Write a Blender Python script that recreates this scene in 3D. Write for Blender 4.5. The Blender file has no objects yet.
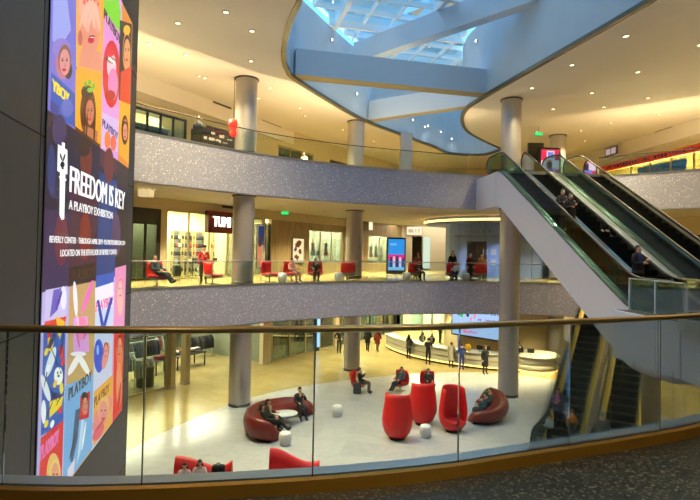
import bpy, bmesh, math, random
from mathutils import Vector, Matrix
from mathutils.geometry import tessellate_polygon
random.seed(7)
S = bpy.context.scene
COL = S.collection
PI = math.pi
# ------------------------------------------------------------------ camera (700x500, f = 520 px)
F = 520.0
PITCH = math.radians(1.2)
ROLL = math.radians(1.1)
CY = 251.5 - 520 * math.tan(PITCH)      # the photograph is cropped: its optical centre lies above its middle
EYE = Vector((0, 0, 1.6))
FW = Vector((0, math.cos(PITCH), math.sin(PITCH)))
R0 = Vector((1, 0, 0)); U0 = R0.cross(FW)
RT = R0 * math.cos(ROLL) + U0 * math.sin(ROLL)
UP = -R0 * math.sin(ROLL) + U0 * math.cos(ROLL)
cd = bpy.data.cameras.new('camera'); cam = bpy.data.objects.new('camera', cd); COL.objects.link(cam)
cd.sensor_width = 36; cd.lens = 36 * F / 700; cd.clip_end = 300; cd.shift_y = (CY - 250) / 700
m = Matrix((RT, UP, -FW)).transposed().to_4x4(); m.translation = EYE
cam.matrix_world = m
S.camera = cam

def ray(x, y): return FW + RT * ((x - 350) / F) - UP * ((y - CY) / F)
def atz(x, y, z):
    r = ray(x, y); return EYE + r * ((z - EYE.z) / r.z)
def atY(x, y, Y):
    r = ray(x, y); return EYE + r * (Y / r.y)
class Plane:
    """a vertical plane through p0 along d: t metres along, off metres behind, z up"""
    def __init__(s, p0, d):
        s.p = Vector((p0[0], p0[1], 0)); s.d = Vector((d[0], d[1], 0)).normalized(); s.n = Vector((-s.d.y, s.d.x, 0))
    def hit(s, x, y, off=0):
        r = ray(x, y); k = (s.p + s.n * off - EYE).dot(s.n) / r.dot(s.n); q = EYE + r * k
        return (q - s.p).dot(s.d), q.z
    def pt(s, t, off, z): return s.p + s.d * t + s.n * off + Vector((0, 0, z))
    def ang(s): return math.atan2(s.d.y, s.d.x)

# ------------------------------------------------------------------ materials
MATS = {}
def srgb(c):
    return tuple((v / 12.92 if v <= .04045 else ((v + .055) / 1.055) ** 2.4) for v in (x / 255 for x in c))
def M(name, col, rough=.5, metal=0, emit=0, var=.06, scale=6, spec=.5, coat=0):
    if name in MATS: return MATS[name]
    mt = bpy.data.materials.new(name); mt.use_nodes = True; nt = mt.node_tree; b = nt.nodes['Principled BSDF']
    c = srgb(col)
    if var:
        tc = nt.nodes.new('ShaderNodeTexCoord'); nz = nt.nodes.new('ShaderNodeTexNoise'); nz.inputs['Scale'].default_value = scale
        nz.inputs['Detail'].default_value = 4
        mx = nt.nodes.new('ShaderNodeMix'); mx.data_type = 'RGBA'
        mx.inputs[6].default_value = (*[v * (1 - var) for v in c], 1); mx.inputs[7].default_value = (*[min(1, v * (1 + var)) for v in c], 1)
        nt.links.new(tc.outputs['Object'], nz.inputs['Vector']); nt.links.new(nz.outputs['Fac'], mx.inputs[0]); nt.links.new(mx.outputs[2], b.inputs['Base Color'])
        if emit: nt.links.new(mx.outputs[2], b.inputs['Emission Color'])
    else:
        b.inputs['Base Color'].default_value = (*c, 1)
        if emit: b.inputs['Emission Color'].default_value = (*c, 1)
    b.inputs['Roughness'].default_value = rough; b.inputs['Metallic'].default_value = metal; b.inputs['Specular IOR Level'].default_value = spec
    if coat: b.inputs['Coat Weight'].default_value = coat
    b.inputs['Emission Strength'].default_value = emit
    MATS[name] = mt; return mt
def LED(col, k=1.0):
    """a lit screen colour"""
    n = 'led_%d_%d_%d_%d' % (*col, int(k * 100))
    if n in MATS: return MATS[n]
    mt = M(n, (10, 10, 10), .3, var=0); b = mt.node_tree.nodes['Principled BSDF']
    b.inputs['Emission Color'].default_value = (*srgb(col), 1); b.inputs['Emission Strength'].default_value = k
    return mt
def nodes(name, rough=.4, metal=0):
    mt = bpy.data.materials.new(name); mt.use_nodes = True; nt = mt.node_tree; b = nt.nodes['Principled BSDF']
    b.inputs['Roughness'].default_value = rough; b.inputs['Metallic'].default_value = metal
    tc = nt.nodes.new('ShaderNodeTexCoord'); MATS[name] = mt
    return mt, nt, b, tc
def ramp(nt, src, stops):
    r = nt.nodes.new('ShaderNodeValToRGB'); e = r.color_ramp.elements
    while len(e) < len(stops): e.new(.5)
    for k, (p, c) in enumerate(stops): e[k].position = p; e[k].color = (*srgb(c), 1)
    nt.links.new(src, r.inputs['Fac']); return r
def glass(name, tint=(225, 240, 236), gloss=.08, rough=.02):
    mt = bpy.data.materials.new(name); mt.use_nodes = True; nt = mt.node_tree; nt.nodes.remove(nt.nodes['Principled BSDF'])
    out = nt.nodes['Material Output']; tr = nt.nodes.new('ShaderNodeBsdfTransparent'); tr.inputs[0].default_value = (*srgb(tint), 1)
    gl = nt.nodes.new('ShaderNodeBsdfGlossy'); gl.inputs['Roughness'].default_value = rough; gl.inputs[0].default_value = (.9, .95, .95, 1)
    fr = nt.nodes.new('ShaderNodeFresnel'); fr.inputs[0].default_value = 1.45
    ml = nt.nodes.new('ShaderNodeMath'); ml.operation = 'MULTIPLY'; ml.inputs[1].default_value = gloss / .04 * .5
    ml.use_clamp = True
    mx = nt.nodes.new('ShaderNodeMixShader'); nt.links.new(fr.outputs[0], ml.inputs[0]); nt.links.new(ml.outputs[0], mx.inputs[0])
    nt.links.new(tr.outputs[0], mx.inputs[1]); nt.links.new(gl.outputs[0], mx.inputs[2]); nt.links.new(mx.outputs[0], out.inputs[0])
    MATS[name] = mt; return mt

def tiles(name, c1, c2, joint, sx, rough, vein=None, rot=0):
    mt, nt, b, tc = nodes(name, rough)
    mp = nt.nodes.new('ShaderNodeMapping'); mp.inputs['Rotation'].default_value = (0, 0, rot); nt.links.new(tc.outputs['Object'], mp.inputs[0])
    br = nt.nodes.new('ShaderNodeTexBrick'); br.offset = .5; br.inputs['Scale'].default_value = 1
    br.inputs['Brick Width'].default_value = sx * 2; br.inputs['Row Height'].default_value = sx; br.inputs['Mortar Size'].default_value = .006
    br.inputs['Color1'].default_value = (*srgb(c1), 1); br.inputs['Color2'].default_value = (*srgb(c2), 1); br.inputs['Mortar'].default_value = (*srgb(joint), 1)
    nt.links.new(mp.outputs[0], br.inputs[0])
    src = br.outputs[0]
    nz = nt.nodes.new('ShaderNodeTexNoise'); nz.inputs['Scale'].default_value = .7; nz.inputs['Detail'].default_value = 8; nz.inputs['Distortion'].default_value = 1.2
    nt.links.new(tc.outputs['Object'], nz.inputs[0])
    rp = ramp(nt, nz.outputs['Fac'], [(.35, (236, 236, 236)), (.5, (255, 255, 255)), (.56, (240, 240, 240)), (.62, (255, 255, 255))])
    mx = nt.nodes.new('ShaderNodeMix'); mx.data_type = 'RGBA'; mx.blend_type = 'MULTIPLY'; mx.inputs[0].default_value = .6
    nt.links.new(src, mx.inputs[6]); nt.links.new(rp.outputs[0], mx.inputs[7]); nt.links.new(mx.outputs[2], b.inputs['Base Color'])
    return mt
m_tile = tiles('cream_tile', (174, 158, 106), (164, 146, 94), (138, 122, 82), .9, .2, rot=.55)
m_marble = tiles('white_marble', (190, 188, 190), (182, 180, 182), (164, 162, 162), 1.3, .16, rot=.2)
# dark terrazzo
mt, nt, b, tc = nodes('terrazzo', .32)
vo = nt.nodes.new('ShaderNodeTexVoronoi'); vo.inputs['Scale'].default_value = 62; nt.links.new(tc.outputs['Object'], vo.inputs[0])
sp = nt.nodes.new('ShaderNodeSeparateColor'); nt.links.new(vo.outputs['Color'], sp.inputs[0])
rp = ramp(nt, sp.outputs[0], [(0, (22, 26, 26)), (.5, (34, 38, 36)), (.74, (56, 60, 54)), (.88, (124, 124, 104)), (.96, (18, 20, 20))])
nt.links.new(rp.outputs[0], b.inputs['Base Color']); m_terrazzo = mt
# perforated fascia, its sparkling reflections painted in as pale dots
def sparkle(name, base, dot):
    mt, nt, b, tc = nodes(name, .45, .1)
    vo = nt.nodes.new('ShaderNodeTexVoronoi'); vo.inputs['Scale'].default_value = 13; nt.links.new(tc.outputs['Object'], vo.inputs[0])
    sc = nt.nodes.new('ShaderNodeSeparateColor'); nt.links.new(vo.outputs['Color'], sc.inputs[0])
    lt = nt.nodes.new('ShaderNodeMath'); lt.operation = 'LESS_THAN'; nt.links.new(vo.outputs['Distance'], lt.inputs[0])
    md = nt.nodes.new('ShaderNodeMath'); md.operation = 'MULTIPLY'; md.inputs[1].default_value = .36; nt.links.new(sc.outputs[0], md.inputs[0]); nt.links.new(md.outputs[0], lt.inputs[1])
    vo2 = nt.nodes.new('ShaderNodeTexVoronoi'); vo2.inputs['Scale'].default_value = 22; nt.links.new(tc.outputs['Object'], vo2.inputs[0])
    rp = ramp(nt, vo2.outputs['Distance'], [(.15, tuple(int(x * .8) for x in base)), (.5, base)])
    mx = nt.nodes.new('ShaderNodeMix'); mx.data_type = 'RGBA'; mx.inputs[7].default_value = (*srgb(dot), 1)
    nt.links.new(lt.outputs[0], mx.inputs[0]); nt.links.new(rp.outputs[0], mx.inputs[6]); nt.links.new(mx.outputs[2], b.inputs['Base Color'])
    return mt
m_fascia = sparkle('perforated_fascia', (168, 168, 188), (236, 232, 228))
# wood panelling
mt, nt, b, tc = nodes('wood_panelling', .45)
wv = nt.nodes.new('ShaderNodeTexNoise'); wv.inputs['Scale'].default_value = 3
mp = nt.nodes.new('ShaderNodeMapping'); mp.inputs['Scale'].default_value = (3, 3, .25); nt.links.new(tc.outputs['Object'], mp.inputs[0]); nt.links.new(mp.outputs[0], wv.inputs[0])
wv.inputs['Detail'].default_value = 6
rp = ramp(nt, wv.outputs['Fac'], [(.3, (128, 108, 74)), (.7, (172, 150, 108))]); nt.links.new(rp.outputs[0], b.inputs['Base Color']); m_wood = mt
# plastered shaft with faint panel mottling
m_shaft = M('shaft_plaster', (176, 192, 208), .5, var=.07, scale=1.2)
m_ceiling = M('ceiling_paint', (236, 226, 214), .75, var=.015, scale=.6)
m_ceilmid = M('soffit_paint', (236, 226, 202), .7, var=.015, scale=.6)
m_wall = M('cream_wall', (206, 190, 152), .6, var=.03, scale=1)
m_wallwhite = M('white_wall', (204, 194, 172), .6, var=.02, scale=1)
m_steel = M('column_steel', (190, 184, 182), .34, .6, var=.03, scale=2)
m_steeltrim = M('brushed_trim', (176, 176, 174), .3, .9, var=.04, scale=20)
m_dark = M('dark_metal', (22, 22, 24), .4, .3)
m_black = M('black_plastic', (10, 10, 11), .45)
m_tower = M('charcoal_cladding', (86, 92, 104), .42, .25, var=.04, scale=1.5)
m_seam = M('seam_shadow_gap', (30, 32, 36), .7)
m_brass = M('bronze_handrail', (178, 154, 104), .3, .85, var=.08, scale=8)
m_gold = M('brass_kerb', (206, 152, 58), .38, .85, var=.10, scale=3)
m_white = M('white_cladding', (226, 222, 232), .5, var=.02, scale=1)
m_truss = M('truss_cladding', (234, 224, 228), .42, .15, var=.02, scale=1)
m_red = M('red_upholstery', (206, 18, 22), .5, var=.05, scale=9)
m_darkred = M('oxblood_leather', (108, 26, 22), .4, var=.08, scale=7)
m_grey = M('grey_shell', (120, 116, 116), .5)
m_drum = M('white_ceramic', (232, 230, 228), .3)
m_rubber = M('black_rubber', (14, 14, 15), .5)
m_step = M('step_metal', (13, 15, 15), .4, .5, var=.1, scale=12)
m_stepline = M('step_nosing', (30, 34, 33), .35, .7)
m_blue = M('blue_core_wall', (128, 150, 206), .4, .1, var=.03, scale=.8)
m_teal = M('teal_wall', (120, 158, 142), .5)
g_rail = glass('rail_glass', (242, 248, 246), .05)
g_shop = glass('shop_glass', (235, 244, 240), .07)
g_dark = glass('tinted_balustrade_glass', (120, 150, 150), .10)
g_esc = glass('escalator_glass', (176, 206, 204), .09)
g_teal = glass('teal_glass', (216, 236, 230), .06)
g_sky = glass('skylight_glass', (225, 240, 248), .05)
m_lampw = M('lamp_warm', (255, 226, 170), .5, emit=6, var=0)
m_lampc = M('lamp_white', (255, 244, 224), .5, emit=5, var=0)
m_cove = M('cove_light', (255, 206, 110), .5, emit=4, var=0)
m_sign = M('lit_white_letter', (255, 250, 240), .5, emit=2.2, var=0)

# ------------------------------------------------------------------ mesh builder
class MB:
    def __init__(s): s.v = []; s.f = []; s.m = []; s.s = []
    def add(s, vs, fs, mi=0, sm=False):
        o = len(s.v); s.v += [Vector(p) for p in vs]
        for f in fs: s.f.append([i + o for i in f]); s.m.append(mi); s.s.append(sm)
        return s
    def box(s, a, b, mi=0, X=None):
        (x0, y0, z0), (x1, y1, z1) = a, b
        vs = [Vector(p) for p in ((x0, y0, z0), (x1, y0, z0), (x1, y1, z0), (x0, y1, z0), (x0, y0, z1), (x1, y0, z1), (x1, y1, z1), (x0, y1, z1))]
        if X is not None: vs = [X @ p for p in vs]
        return s.add(vs, [(0, 3, 2, 1), (4, 5, 6, 7), (0, 1, 5, 4), (1, 2, 6, 5), (2, 3, 7, 6), (3, 0, 4, 7)], mi)
    def rbox(s, a, b, r=.02, seg=2, mi=0, X=None):
        bm = bmesh.new(); bmesh.ops.create_cube(bm, size=1)
        for v in bm.verts: v.co = Vector([a[k] + (v.co[k] + .5) * (b[k] - a[k]) for k in range(3)])
        bmesh.ops.bevel(bm, geom=bm.edges[:], offset=r, segments=seg, affect='EDGES', profile=.5)
        bm.verts.index_update()
        vs = [(X @ v.co if X is not None else v.co.copy()) for v in bm.verts]
        fs = [[v.index for v in f.verts] for f in bm.faces]; bm.free()
        return s.add(vs, fs, mi, True)
    def obox(s, P, t0, t1, o0, o1, z0, z1, mi=0):
        """a box on a Plane: along, behind, up"""
        vs = [P.pt(t, o, z) for z in (z0, z1) for t, o in ((t0, o0), (t1, o0), (t1, o1), (t0, o1))]
        return s.add(vs, [(0, 3, 2, 1), (4, 5, 6, 7), (0, 1, 5, 4), (1, 2, 6, 5), (2, 3, 7, 6), (3, 0, 4, 7)], mi)
    def tube(s, pts, r, n=8, mi=0, closed=False, cap=True, sq=None):
        pts = [Vector(p) for p in pts]; N = len(pts); rings = []; prev = None
        rr = r if isinstance(r, (list, tuple)) else [r] * N
        for i, p in enumerate(pts):
            a = pts[(i - 1) % N] if (i > 0 or closed) else p; c = pts[(i + 1) % N] if (i < N - 1 or closed) else p
            t = (c - a)
            if t.length < 1e-9: t = Vector((0, 0, 1))
            t.normalize()
            if prev is None:
                u = t.cross(Vector((0, 0, 1)))
                if u.length < 1e-3: u = t.cross(Vector((0, 1, 0)))
            else: u = prev - t * prev.dot(t)
            u.normalize(); w = t.cross(u); prev = u
            rings.append([p + (u * math.cos(2 * PI * k / n) + w * math.sin(2 * PI * k / n)) * rr[i] for k in range(n)])
        o = len(s.v); vs = [q for g in rings for q in g]; fs = []
        for i in range(N if closed else N - 1):
            for k in range(n): fs.append((i * n + k, i * n + (k + 1) % n, ((i + 1) % N) * n + (k + 1) % n, ((i + 1) % N) * n + k))
        s.add(vs, fs, mi, True)
        if cap and not closed: s.add(rings[0], [tuple(range(n))[::-1]], mi); s.add(rings[-1], [tuple(range(n))], mi)
        return s
    def lathe(s, prof, n=24, c=(0, 0, 0), mi=0, cap=True, sx=1, sy=1):
        vs = []; fs = []
        for r, z in prof:
            for k in range(n): a = 2 * PI * k / n; vs.append((c[0] + r * math.cos(a) * sx, c[1] + r * math.sin(a) * sy, c[2] + z))
        for i in range(len(prof) - 1):
            for k in range(n): fs.append((i * n + k, i * n + (k + 1) % n, (i + 1) * n + (k + 1) % n, (i + 1) * n + k))
        s.add(vs, fs, mi, True)
        if cap:
            o = len(s.v) - len(vs); L = (len(prof) - 1) * n
            s.f.append([o + k for k in range(n)][::-1]); s.m.append(mi); s.s.append(False)
            s.f.append([o + L + k for k in range(n)]); s.m.append(mi); s.s.append(False)
        return s
    def prism(s, poly, z0, z1, mi=0, axis='z', side=None):
        """extruded polygon; axis 'z': (x,y) poly; 'x': (y,z) poly from x=z0 to z1"""
        n = len(poly)
        f = (lambda p, h: (p[0], p[1], h)) if axis == 'z' else (lambda p, h: (h, p[0], p[1]))
        vs = [f(p, z0) for p in poly] + [f(p, z1) for p in poly]
        tri = tessellate_polygon([[Vector((p[0], p[1], 0)) for p in poly]])
        s.add(vs, [tuple(t) for t in tri] + [tuple(i + n for i in t) for t in tri], mi)
        s.add(vs, [(i, (i + 1) % n, (i + 1) % n + n, i + n) for i in range(n)], mi if side is None else side)
        return s
    def sheet(s, G, th, mi=0, mi2=None):
        """a closed thick sheet from a grid of points"""
        nu, nv = len(G), len(G[0]); G = [[Vector(p) for p in r] for r in G]
        nn = [[None] * nv for _ in range(nu)]
        for i in range(nu):
            for j in range(nv):
                a = G[min(i + 1, nu - 1)][j] - G[max(i - 1, 0)][j]; b_ = G[i][min(j + 1, nv - 1)] - G[i][max(j - 1, 0)]
                k = a.cross(b_); nn[i][j] = k.normalized() if k.length > 1e-9 else Vector((0, 0, 1))
        A = [p for r in G for p in r]; B = [G[i][j] - nn[i][j] * th for i in range(nu) for j in range(nv)]; n = nu * nv
        q = [(i * nv + j, (i + 1) * nv + j, (i + 1) * nv + j + 1, i * nv + j + 1) for i in range(nu - 1) for j in range(nv - 1)]
        s.add(A + B, q, mi, True); o = len(s.v) - 2 * n
        m2 = mi if mi2 is None else mi2
        for f in q: s.f.append([o + n + x for x in f][::-1]); s.m.append(m2); s.s.append(True)
        rim = [(i, 0) for i in range(nu)] + [(nu - 1, j) for j in range(1, nv)] + [(i, nv - 1) for i in range(nu - 2, -1, -1)] + [(0, j) for j in range(nv - 2, 0, -1)]
        for k in range(len(rim)):
            a, b_ = rim[k], rim[(k + 1) % len(rim)]; ia, ib = a[0] * nv + a[1], b_[0] * nv + b_[1]
            s.f.append([o + ib, o + ia, o + n + ia, o + n + ib]); s.m.append(m2); s.s.append(True)
        return s
    def build(s, name, mats, parent=None, fix=True):
        me = bpy.data.meshes.new(name); me.from_pydata([tuple(v) for v in s.v], [], s.f)
        if not isinstance(mats, (list, tuple)): mats = [mats]
        for q in mats: me.materials.append(q)
        me.polygons.foreach_set('material_index', s.m); me.polygons.foreach_set('use_smooth', s.s); me.update()
        if fix:
            bm = bmesh.new(); bm.from_mesh(me); bmesh.ops.recalc_face_normals(bm, faces=bm.faces[:]); bm.to_mesh(me); bm.free()
        o = bpy.data.objects.new(name, me); COL.objects.link(o)
        if parent is not None: o.parent = parent
        return o
def tag(o, label=None, cat=None, group=None, kind=None):
    if label: o['label'] = label
    if cat: o['category'] = cat
    if group: o['group'] = group
    if kind: o['kind'] = kind
    return o
def thing(name, label, cat, loc=(0, 0, 0), rz=0, group=None):
    o = bpy.data.objects.new(name, None); COL.objects.link(o); o.location = loc; o.rotation_euler = (0, 0, rz); o.empty_display_size = .2
    return tag(o, label, cat, group)
def struct(name, mb, mats): return tag(mb.build(name, mats), kind='structure')
KIDS = {}
def kids(o): return [c for c in bpy.data.objects if c.parent == o]
def dup(root, loc, rz, label, group=None):
    r = root.copy(); COL.objects.link(r); r.location = loc; r.rotation_euler = (0, 0, rz); r['label'] = label
    if group: r['group'] = group
    if root.name not in KIDS: KIDS[root.name] = [(c, kids(c)) for c in kids(root)]
    for c, gs in KIDS[root.name]:
        d = c.copy(); COL.objects.link(d); d.parent = r
        for g in gs:
            e = g.copy(); COL.objects.link(e); e.parent = d
    return r
def smooth(pts, k=6, closed=False):
    P = [Vector((*p, 0)) if len(p) == 2 else Vector(p) for p in pts]; n = len(P); out = []
    for i in range(n if closed else n - 1):
        a = P[(i - 1) % n] if (i > 0 or closed) else P[i] * 2 - P[i + 1]; b_ = P[i]; c = P[(i + 1) % n]
        d = P[(i + 2) % n] if (i < n - 2 or closed) else c * 2 - b_
        for j in range(k):
            t = j / k
            out.append(.5 * ((2 * b_) + (c - a) * t + (2 * a - 5 * b_ + 4 * c - d) * t * t + (3 * b_ - a - 3 * c + d) * t ** 3))
    if not closed: out.append(P[-1])
    return out
def offset_line(pts, d):
    """shift a plan polyline sideways (left of its direction is +)"""
    out = []
    for i, p in enumerate(pts):
        t = (pts[min(i + 1, len(pts) - 1)] - pts[max(i - 1, 0)]); t.z = 0; t.normalize()
        out.append(p + Vector((-t.y, t.x, 0)) * d)
    return out
def strip(mb, pts, o0, o1, z0, z1, mi=0):
    """a wall of rectangular section along a plan polyline"""
    A = offset_line(pts, o0); B = offset_line(pts, o1); n = len(pts)
    vs = []
    for i in range(n):
        for q, z in ((A[i], z0), (B[i], z0), (B[i], z1), (A[i], z1)): vs.append((q.x, q.y, q.z + z))
    fs = [(i * 4 + k, i * 4 + (k + 1) % 4, (i + 1) * 4 + (k + 1) % 4, (i + 1) * 4 + k) for i in range(n - 1) for k in range(4)]
    fs += [(0, 1, 2, 3), ((n - 1) * 4 + 3, (n - 1) * 4 + 2, (n - 1) * 4 + 1, (n - 1) * 4)]
    mb.add(vs, fs, mi)
    return mb
def resample(pts, step):
    L = [0]
    for a, b_ in zip(pts, pts[1:]): L.append(L[-1] + (b_ - a).length)
    n = max(1, round(L[-1] / step)); out = []
    j = 0
    for i in range(n + 1):
        d = L[-1] * i / n
        while j < len(L) - 2 and L[j + 1] < d: j += 1
        out.append(pts[j].lerp(pts[j + 1], (d - L[j]) / max(1e-9, L[j + 1] - L[j])))
    return out
FONT = {}
def text_geo(s):
    """flat glyph polygons of a string, 1 unit high, from the built-in font"""
    if s in FONT: return FONT[s]
    cu = bpy.data.curves.new('t', 'FONT'); cu.body = s; cu.size = 1; cu.resolution_u = 3
    o = bpy.data.objects.new('t', cu); COL.objects.link(o)
    dg = bpy.context.evaluated_depsgraph_get(); ev = o.evaluated_get(dg); me = ev.to_mesh()
    vs = [v.co.copy() for v in me.vertices]; fs = [tuple(p.vertices) for p in me.polygons]; ev.to_mesh_clear()
    bpy.data.objects.remove(o); bpy.data.curves.remove(cu)
    x0 = min(v.x for v in vs); x1 = max(v.x for v in vs); y0 = min(v.y for v in vs); y1 = max(v.y for v in vs)
    FONT[s] = ([((v.x - x0) / (x1 - x0), (v.y - y0) / (y1 - y0)) for v in vs], fs)
    return FONT[s]
def text_on(mb, P, s, t0, t1, z0, z1, off, mi=0, th=0, bold=0):
    vs, fs = text_geo(s)
    for dt in ([0] if not bold else [-bold, 0, bold]):
        A = [P.pt(t0 + (t1 - t0) * x + dt, off - abs(dt) * .001, z0 + (z1 - z0) * y) for x, y in vs]
        mb.add(A, fs, mi)
# ================================================================== THE SETTING
GZ, UZ, CZ9 = -5.6, 6.0, 9.6          # ground level, upper level, top ceiling (our own floor is z = 0)
MB0, NB0, UB0 = -1.75, -1.43, 4.12                # undersides of the middle and the upper slab
NEAR = [(-8, 4.6), (-6, 3.75), (-4.2, 3.42), (-2.2, 3.3), (-1.45, 3.32), (-.55, 3.45), (.15, 3.6), (.77, 3.78), (1.2, 3.95), (1.96, 4.24), (2.6, 4.5), (3.24, 4.8), (4.6, 5.6), (6.2, 7.0), (7.3, 8.9), (8.1, 10.9), (8.35, 12.2), (8.36, 13.0)]
FARM = [(-9.6, 16.6), (-8.14, 19.6), (-6.9, 21.15), (-5.0, 23.3), (-3.0, 25.05), (-.6, 26.75), (2.0, 28.15), (5.0, 29.15), (8.02, 29.62), (10.8, 29.5), (12.3, 29.1), (13.4, 28.6)]
FARU = [(-9.6, 16.6), (-8.14, 19.6), (-6.9, 21.15), (-5.0, 23.3), (-3.0, 24.95), (-.6, 26.4), (2.0, 27.5), (4.81, 28.4), (6.95, 29.1)]
FARU2 = [(13.75, 28.9), (15.31, 27.57), (17.04, 26.1), (18.6, 24)]
near = smooth(NEAR, 5); farm = smooth(FARM, 5); faru = smooth(FARU, 5); faru2 = smooth(FARU2, 5); faru = faru + [Vector((10.5, 29.45, 0))] + faru2
def xy(l): return [(p.x, p.y) for p in l]
# ground floor: cream tiles with an inlaid field of pale marble under the void
b = MB(); b.box((-32, -8, GZ - .3), (30, 62, GZ)); struct('floor', b, m_tile)
mar = smooth([(-8.6, 9), (-8.9, 14), (-7.8, 18.3), (-6.8, 21.3), (-5.2, 24.7), (-2.8, 27.4), (-.2, 29.1), (3.1, 30.8), (6.0, 31.6), (9.0, 31.7), (12, 30.2), (14, 27), (14.5, 21), (13, 14), (9, 8), (3, 5), (-4, 5.5)], 4, True)
b = MB(); b.prism(xy(mar), GZ, GZ + .004); struct('floor_marble_inlay', b, m_marble)
# middle slab: the near part is our own dark terrazzo
nearpoly = [(-24, -8), (26, -8), (26, 15.8), (13, 15.78), (8.14, 15.84)] + xy(near[::-1]) + [(-24, 4.6)]
b = MB(); b.prism(nearpoly, -.25, 0, 0); struct('floor_near', b, [m_terrazzo])
b = MB(); b.prism([(-24, -8), (26, -8), (26, 15.75), (13, 15.73), (8.22, 15.79), (8.42, 12.95)] + xy(offset_line(near, -.06)[::-1]) + [(-24, 4.5)], NB0, -.251); struct('ceiling_under_near_floor', b, m_white)
mfar = [(-24, 4.61), (-8, 4.61), (-9.6, 8), (-10.2, 12)] + xy(farm) + [(15.2, 27.0), (16.4, 24), (15.6, 19), (13, 15.81), (26, 15.81), (26, 60), (-24, 60)]
b = MB(); b.prism(mfar, MB0, 0); b2 = b
me = b.build('floor_balcony', [m_tile, m_ceilmid]); tag(me, kind='structure')
for p in me.data.polygons:
    if p.center.z < MB0 + .01: p.material_index = 1
# upper slab
uhole = [(-8, 4.6), (-9.6, 8), (-10.2, 12)] + xy(faru) + [(19, 20), (18.3, 14), (15, 8), (9, 4), (2, 2.6), (-4, 3)]
b = MB(); outer = [(-24, -8), (26, -8), (26, 60), (-24, 60)]
tri = tessellate_polygon([[Vector((*p, 0)) for p in outer], [Vector((*p, 0)) for p in uhole]]); allp = outer + uhole; n = len(allp)
b.add([(x, y, UB0) for x, y in allp] + [(x, y, UZ) for x, y in allp], [t for t in map(tuple, tri)], 1)
b.add([(x, y, UB0) for x, y in allp] + [(x, y, UZ) for x, y in allp], [tuple(i + n for i in t) for t in tri], 0)
h = len(uhole); b.add([(x, y, UB0) for x, y in uhole] + [(x, y, UZ) for x, y in uhole], [(i, (i + 1) % h, (i + 1) % h + h, i + h) for i in range(h)], 1)
o = b.build('floor_upper', [m_tile, m_ceilmid], fix=False); tag(o, kind='structure')
# sparkling fascias on the slab edges, a shadow gap and a thin lip under each
def fascia(name, pts, z0, z1, mat):
    b = MB(); strip(b, pts, -.07, .0, z0, z1, 0); strip(b, pts, -.09, .02, z1 - .03, z1 + .05, 1); strip(b, pts, -.05, .02, z0 - .05, z0, 1)
    struct(name, b, [mat, m_steeltrim])
fascia('trim_1', farm, MB0, 0, m_fascia)
fascia('trim_2', faru, UB0, UZ, m_fascia)
b = MB(); strip(b, smooth([(8.36, 13.0), (8.14, 15.84)], 2), .0, .1, NB0, -.02); strip(b, smooth([(8.14, 15.84), (13, 15.78)], 2), .0, .08, NB0, -.02)
strip(b, near[:], .0, .06, NB0, -.02)
struct('trim_3', b, [m_white])
# walls
SL = Plane((-10.46, 24.93), (.545, .838))        # the line of shops on the left
SR = Plane((21.1, 31.4), (-.2, 1))               # the line of shops on the right
SG = Plane((19.3, 28.0), (-.03, 1))
BK = Plane((4.8, 48.4), (1, .05))                # the back wall
def wallpieces(name, P, rects, mat, th=.3, o0=0):
    b = MB()
    for t0, t1, z0, z1 in rects: b.obox(P, t0, t1, o0, o0 + th, z0, z1)
    struct(name, b, mat)
def T(x, y=250, P=SL): return P.hit(x, y)[0]
def Z(x, y, P=SL): return P.hit(x, y)[1]
ZM = 3.55     # shop front head, middle level
# middle level, left: openings left for each shop front
wallpieces('wall_left_middle', SL, [
    (-16, T(132), 0, UB0), (T(132), T(347), ZM, UB0), (T(160), T(166), 0, ZM), (T(262.5), T(265), 0, ZM),
], m_wall)
wallpieces('wall_left_wood', SL, [(T(271), T(308.5), 0, ZM), (T(308.5), T(343), 0, .72), (T(308.5), T(343), 3.05, ZM), (T(343), T(368), 0, ZM), (T(368), T(391), 0, .62), (T(368), T(391), 2.95, ZM), (T(391), 28, 0, ZM), (T(347), 28, ZM, UB0)], m_wood, .3)
wallpieces('wall_back_middle', BK, [(0, 1.0, 0, UB0), (1.0, 2.7, 3.1, UB0), (2.7, 26, 0, UB0)], m_wallwhite)
# upper level left
wallpieces('wall_left_upper', SL, [(-16, T(130), UZ, CZ9), (T(130), T(352), 8.45, CZ9), (T(184), T(203), UZ, 8.45), (T(238), T(276), UZ, 8.45), (T(312), T(328), UZ, 8.45), (T(352), 29, UZ, CZ9)], m_wall)
wallpieces('wall_back_upper', BK, [(0, 26, UZ, CZ9)], m_wall)
wallpieces('wall_back_ground', BK, [(0, 26, GZ, MB0)], m_teal)
# ground level left
wallpieces('wall_left_ground', SL, [(-16, T(122, 360), GZ, MB0), (T(122, 360), 17.4, -2.35, MB0), (9.4, 10.15, GZ, -2.35), (17.4, 17.95, GZ, MB0), (17.95, 27.5, -2.4, MB0)], m_wall)
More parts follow.
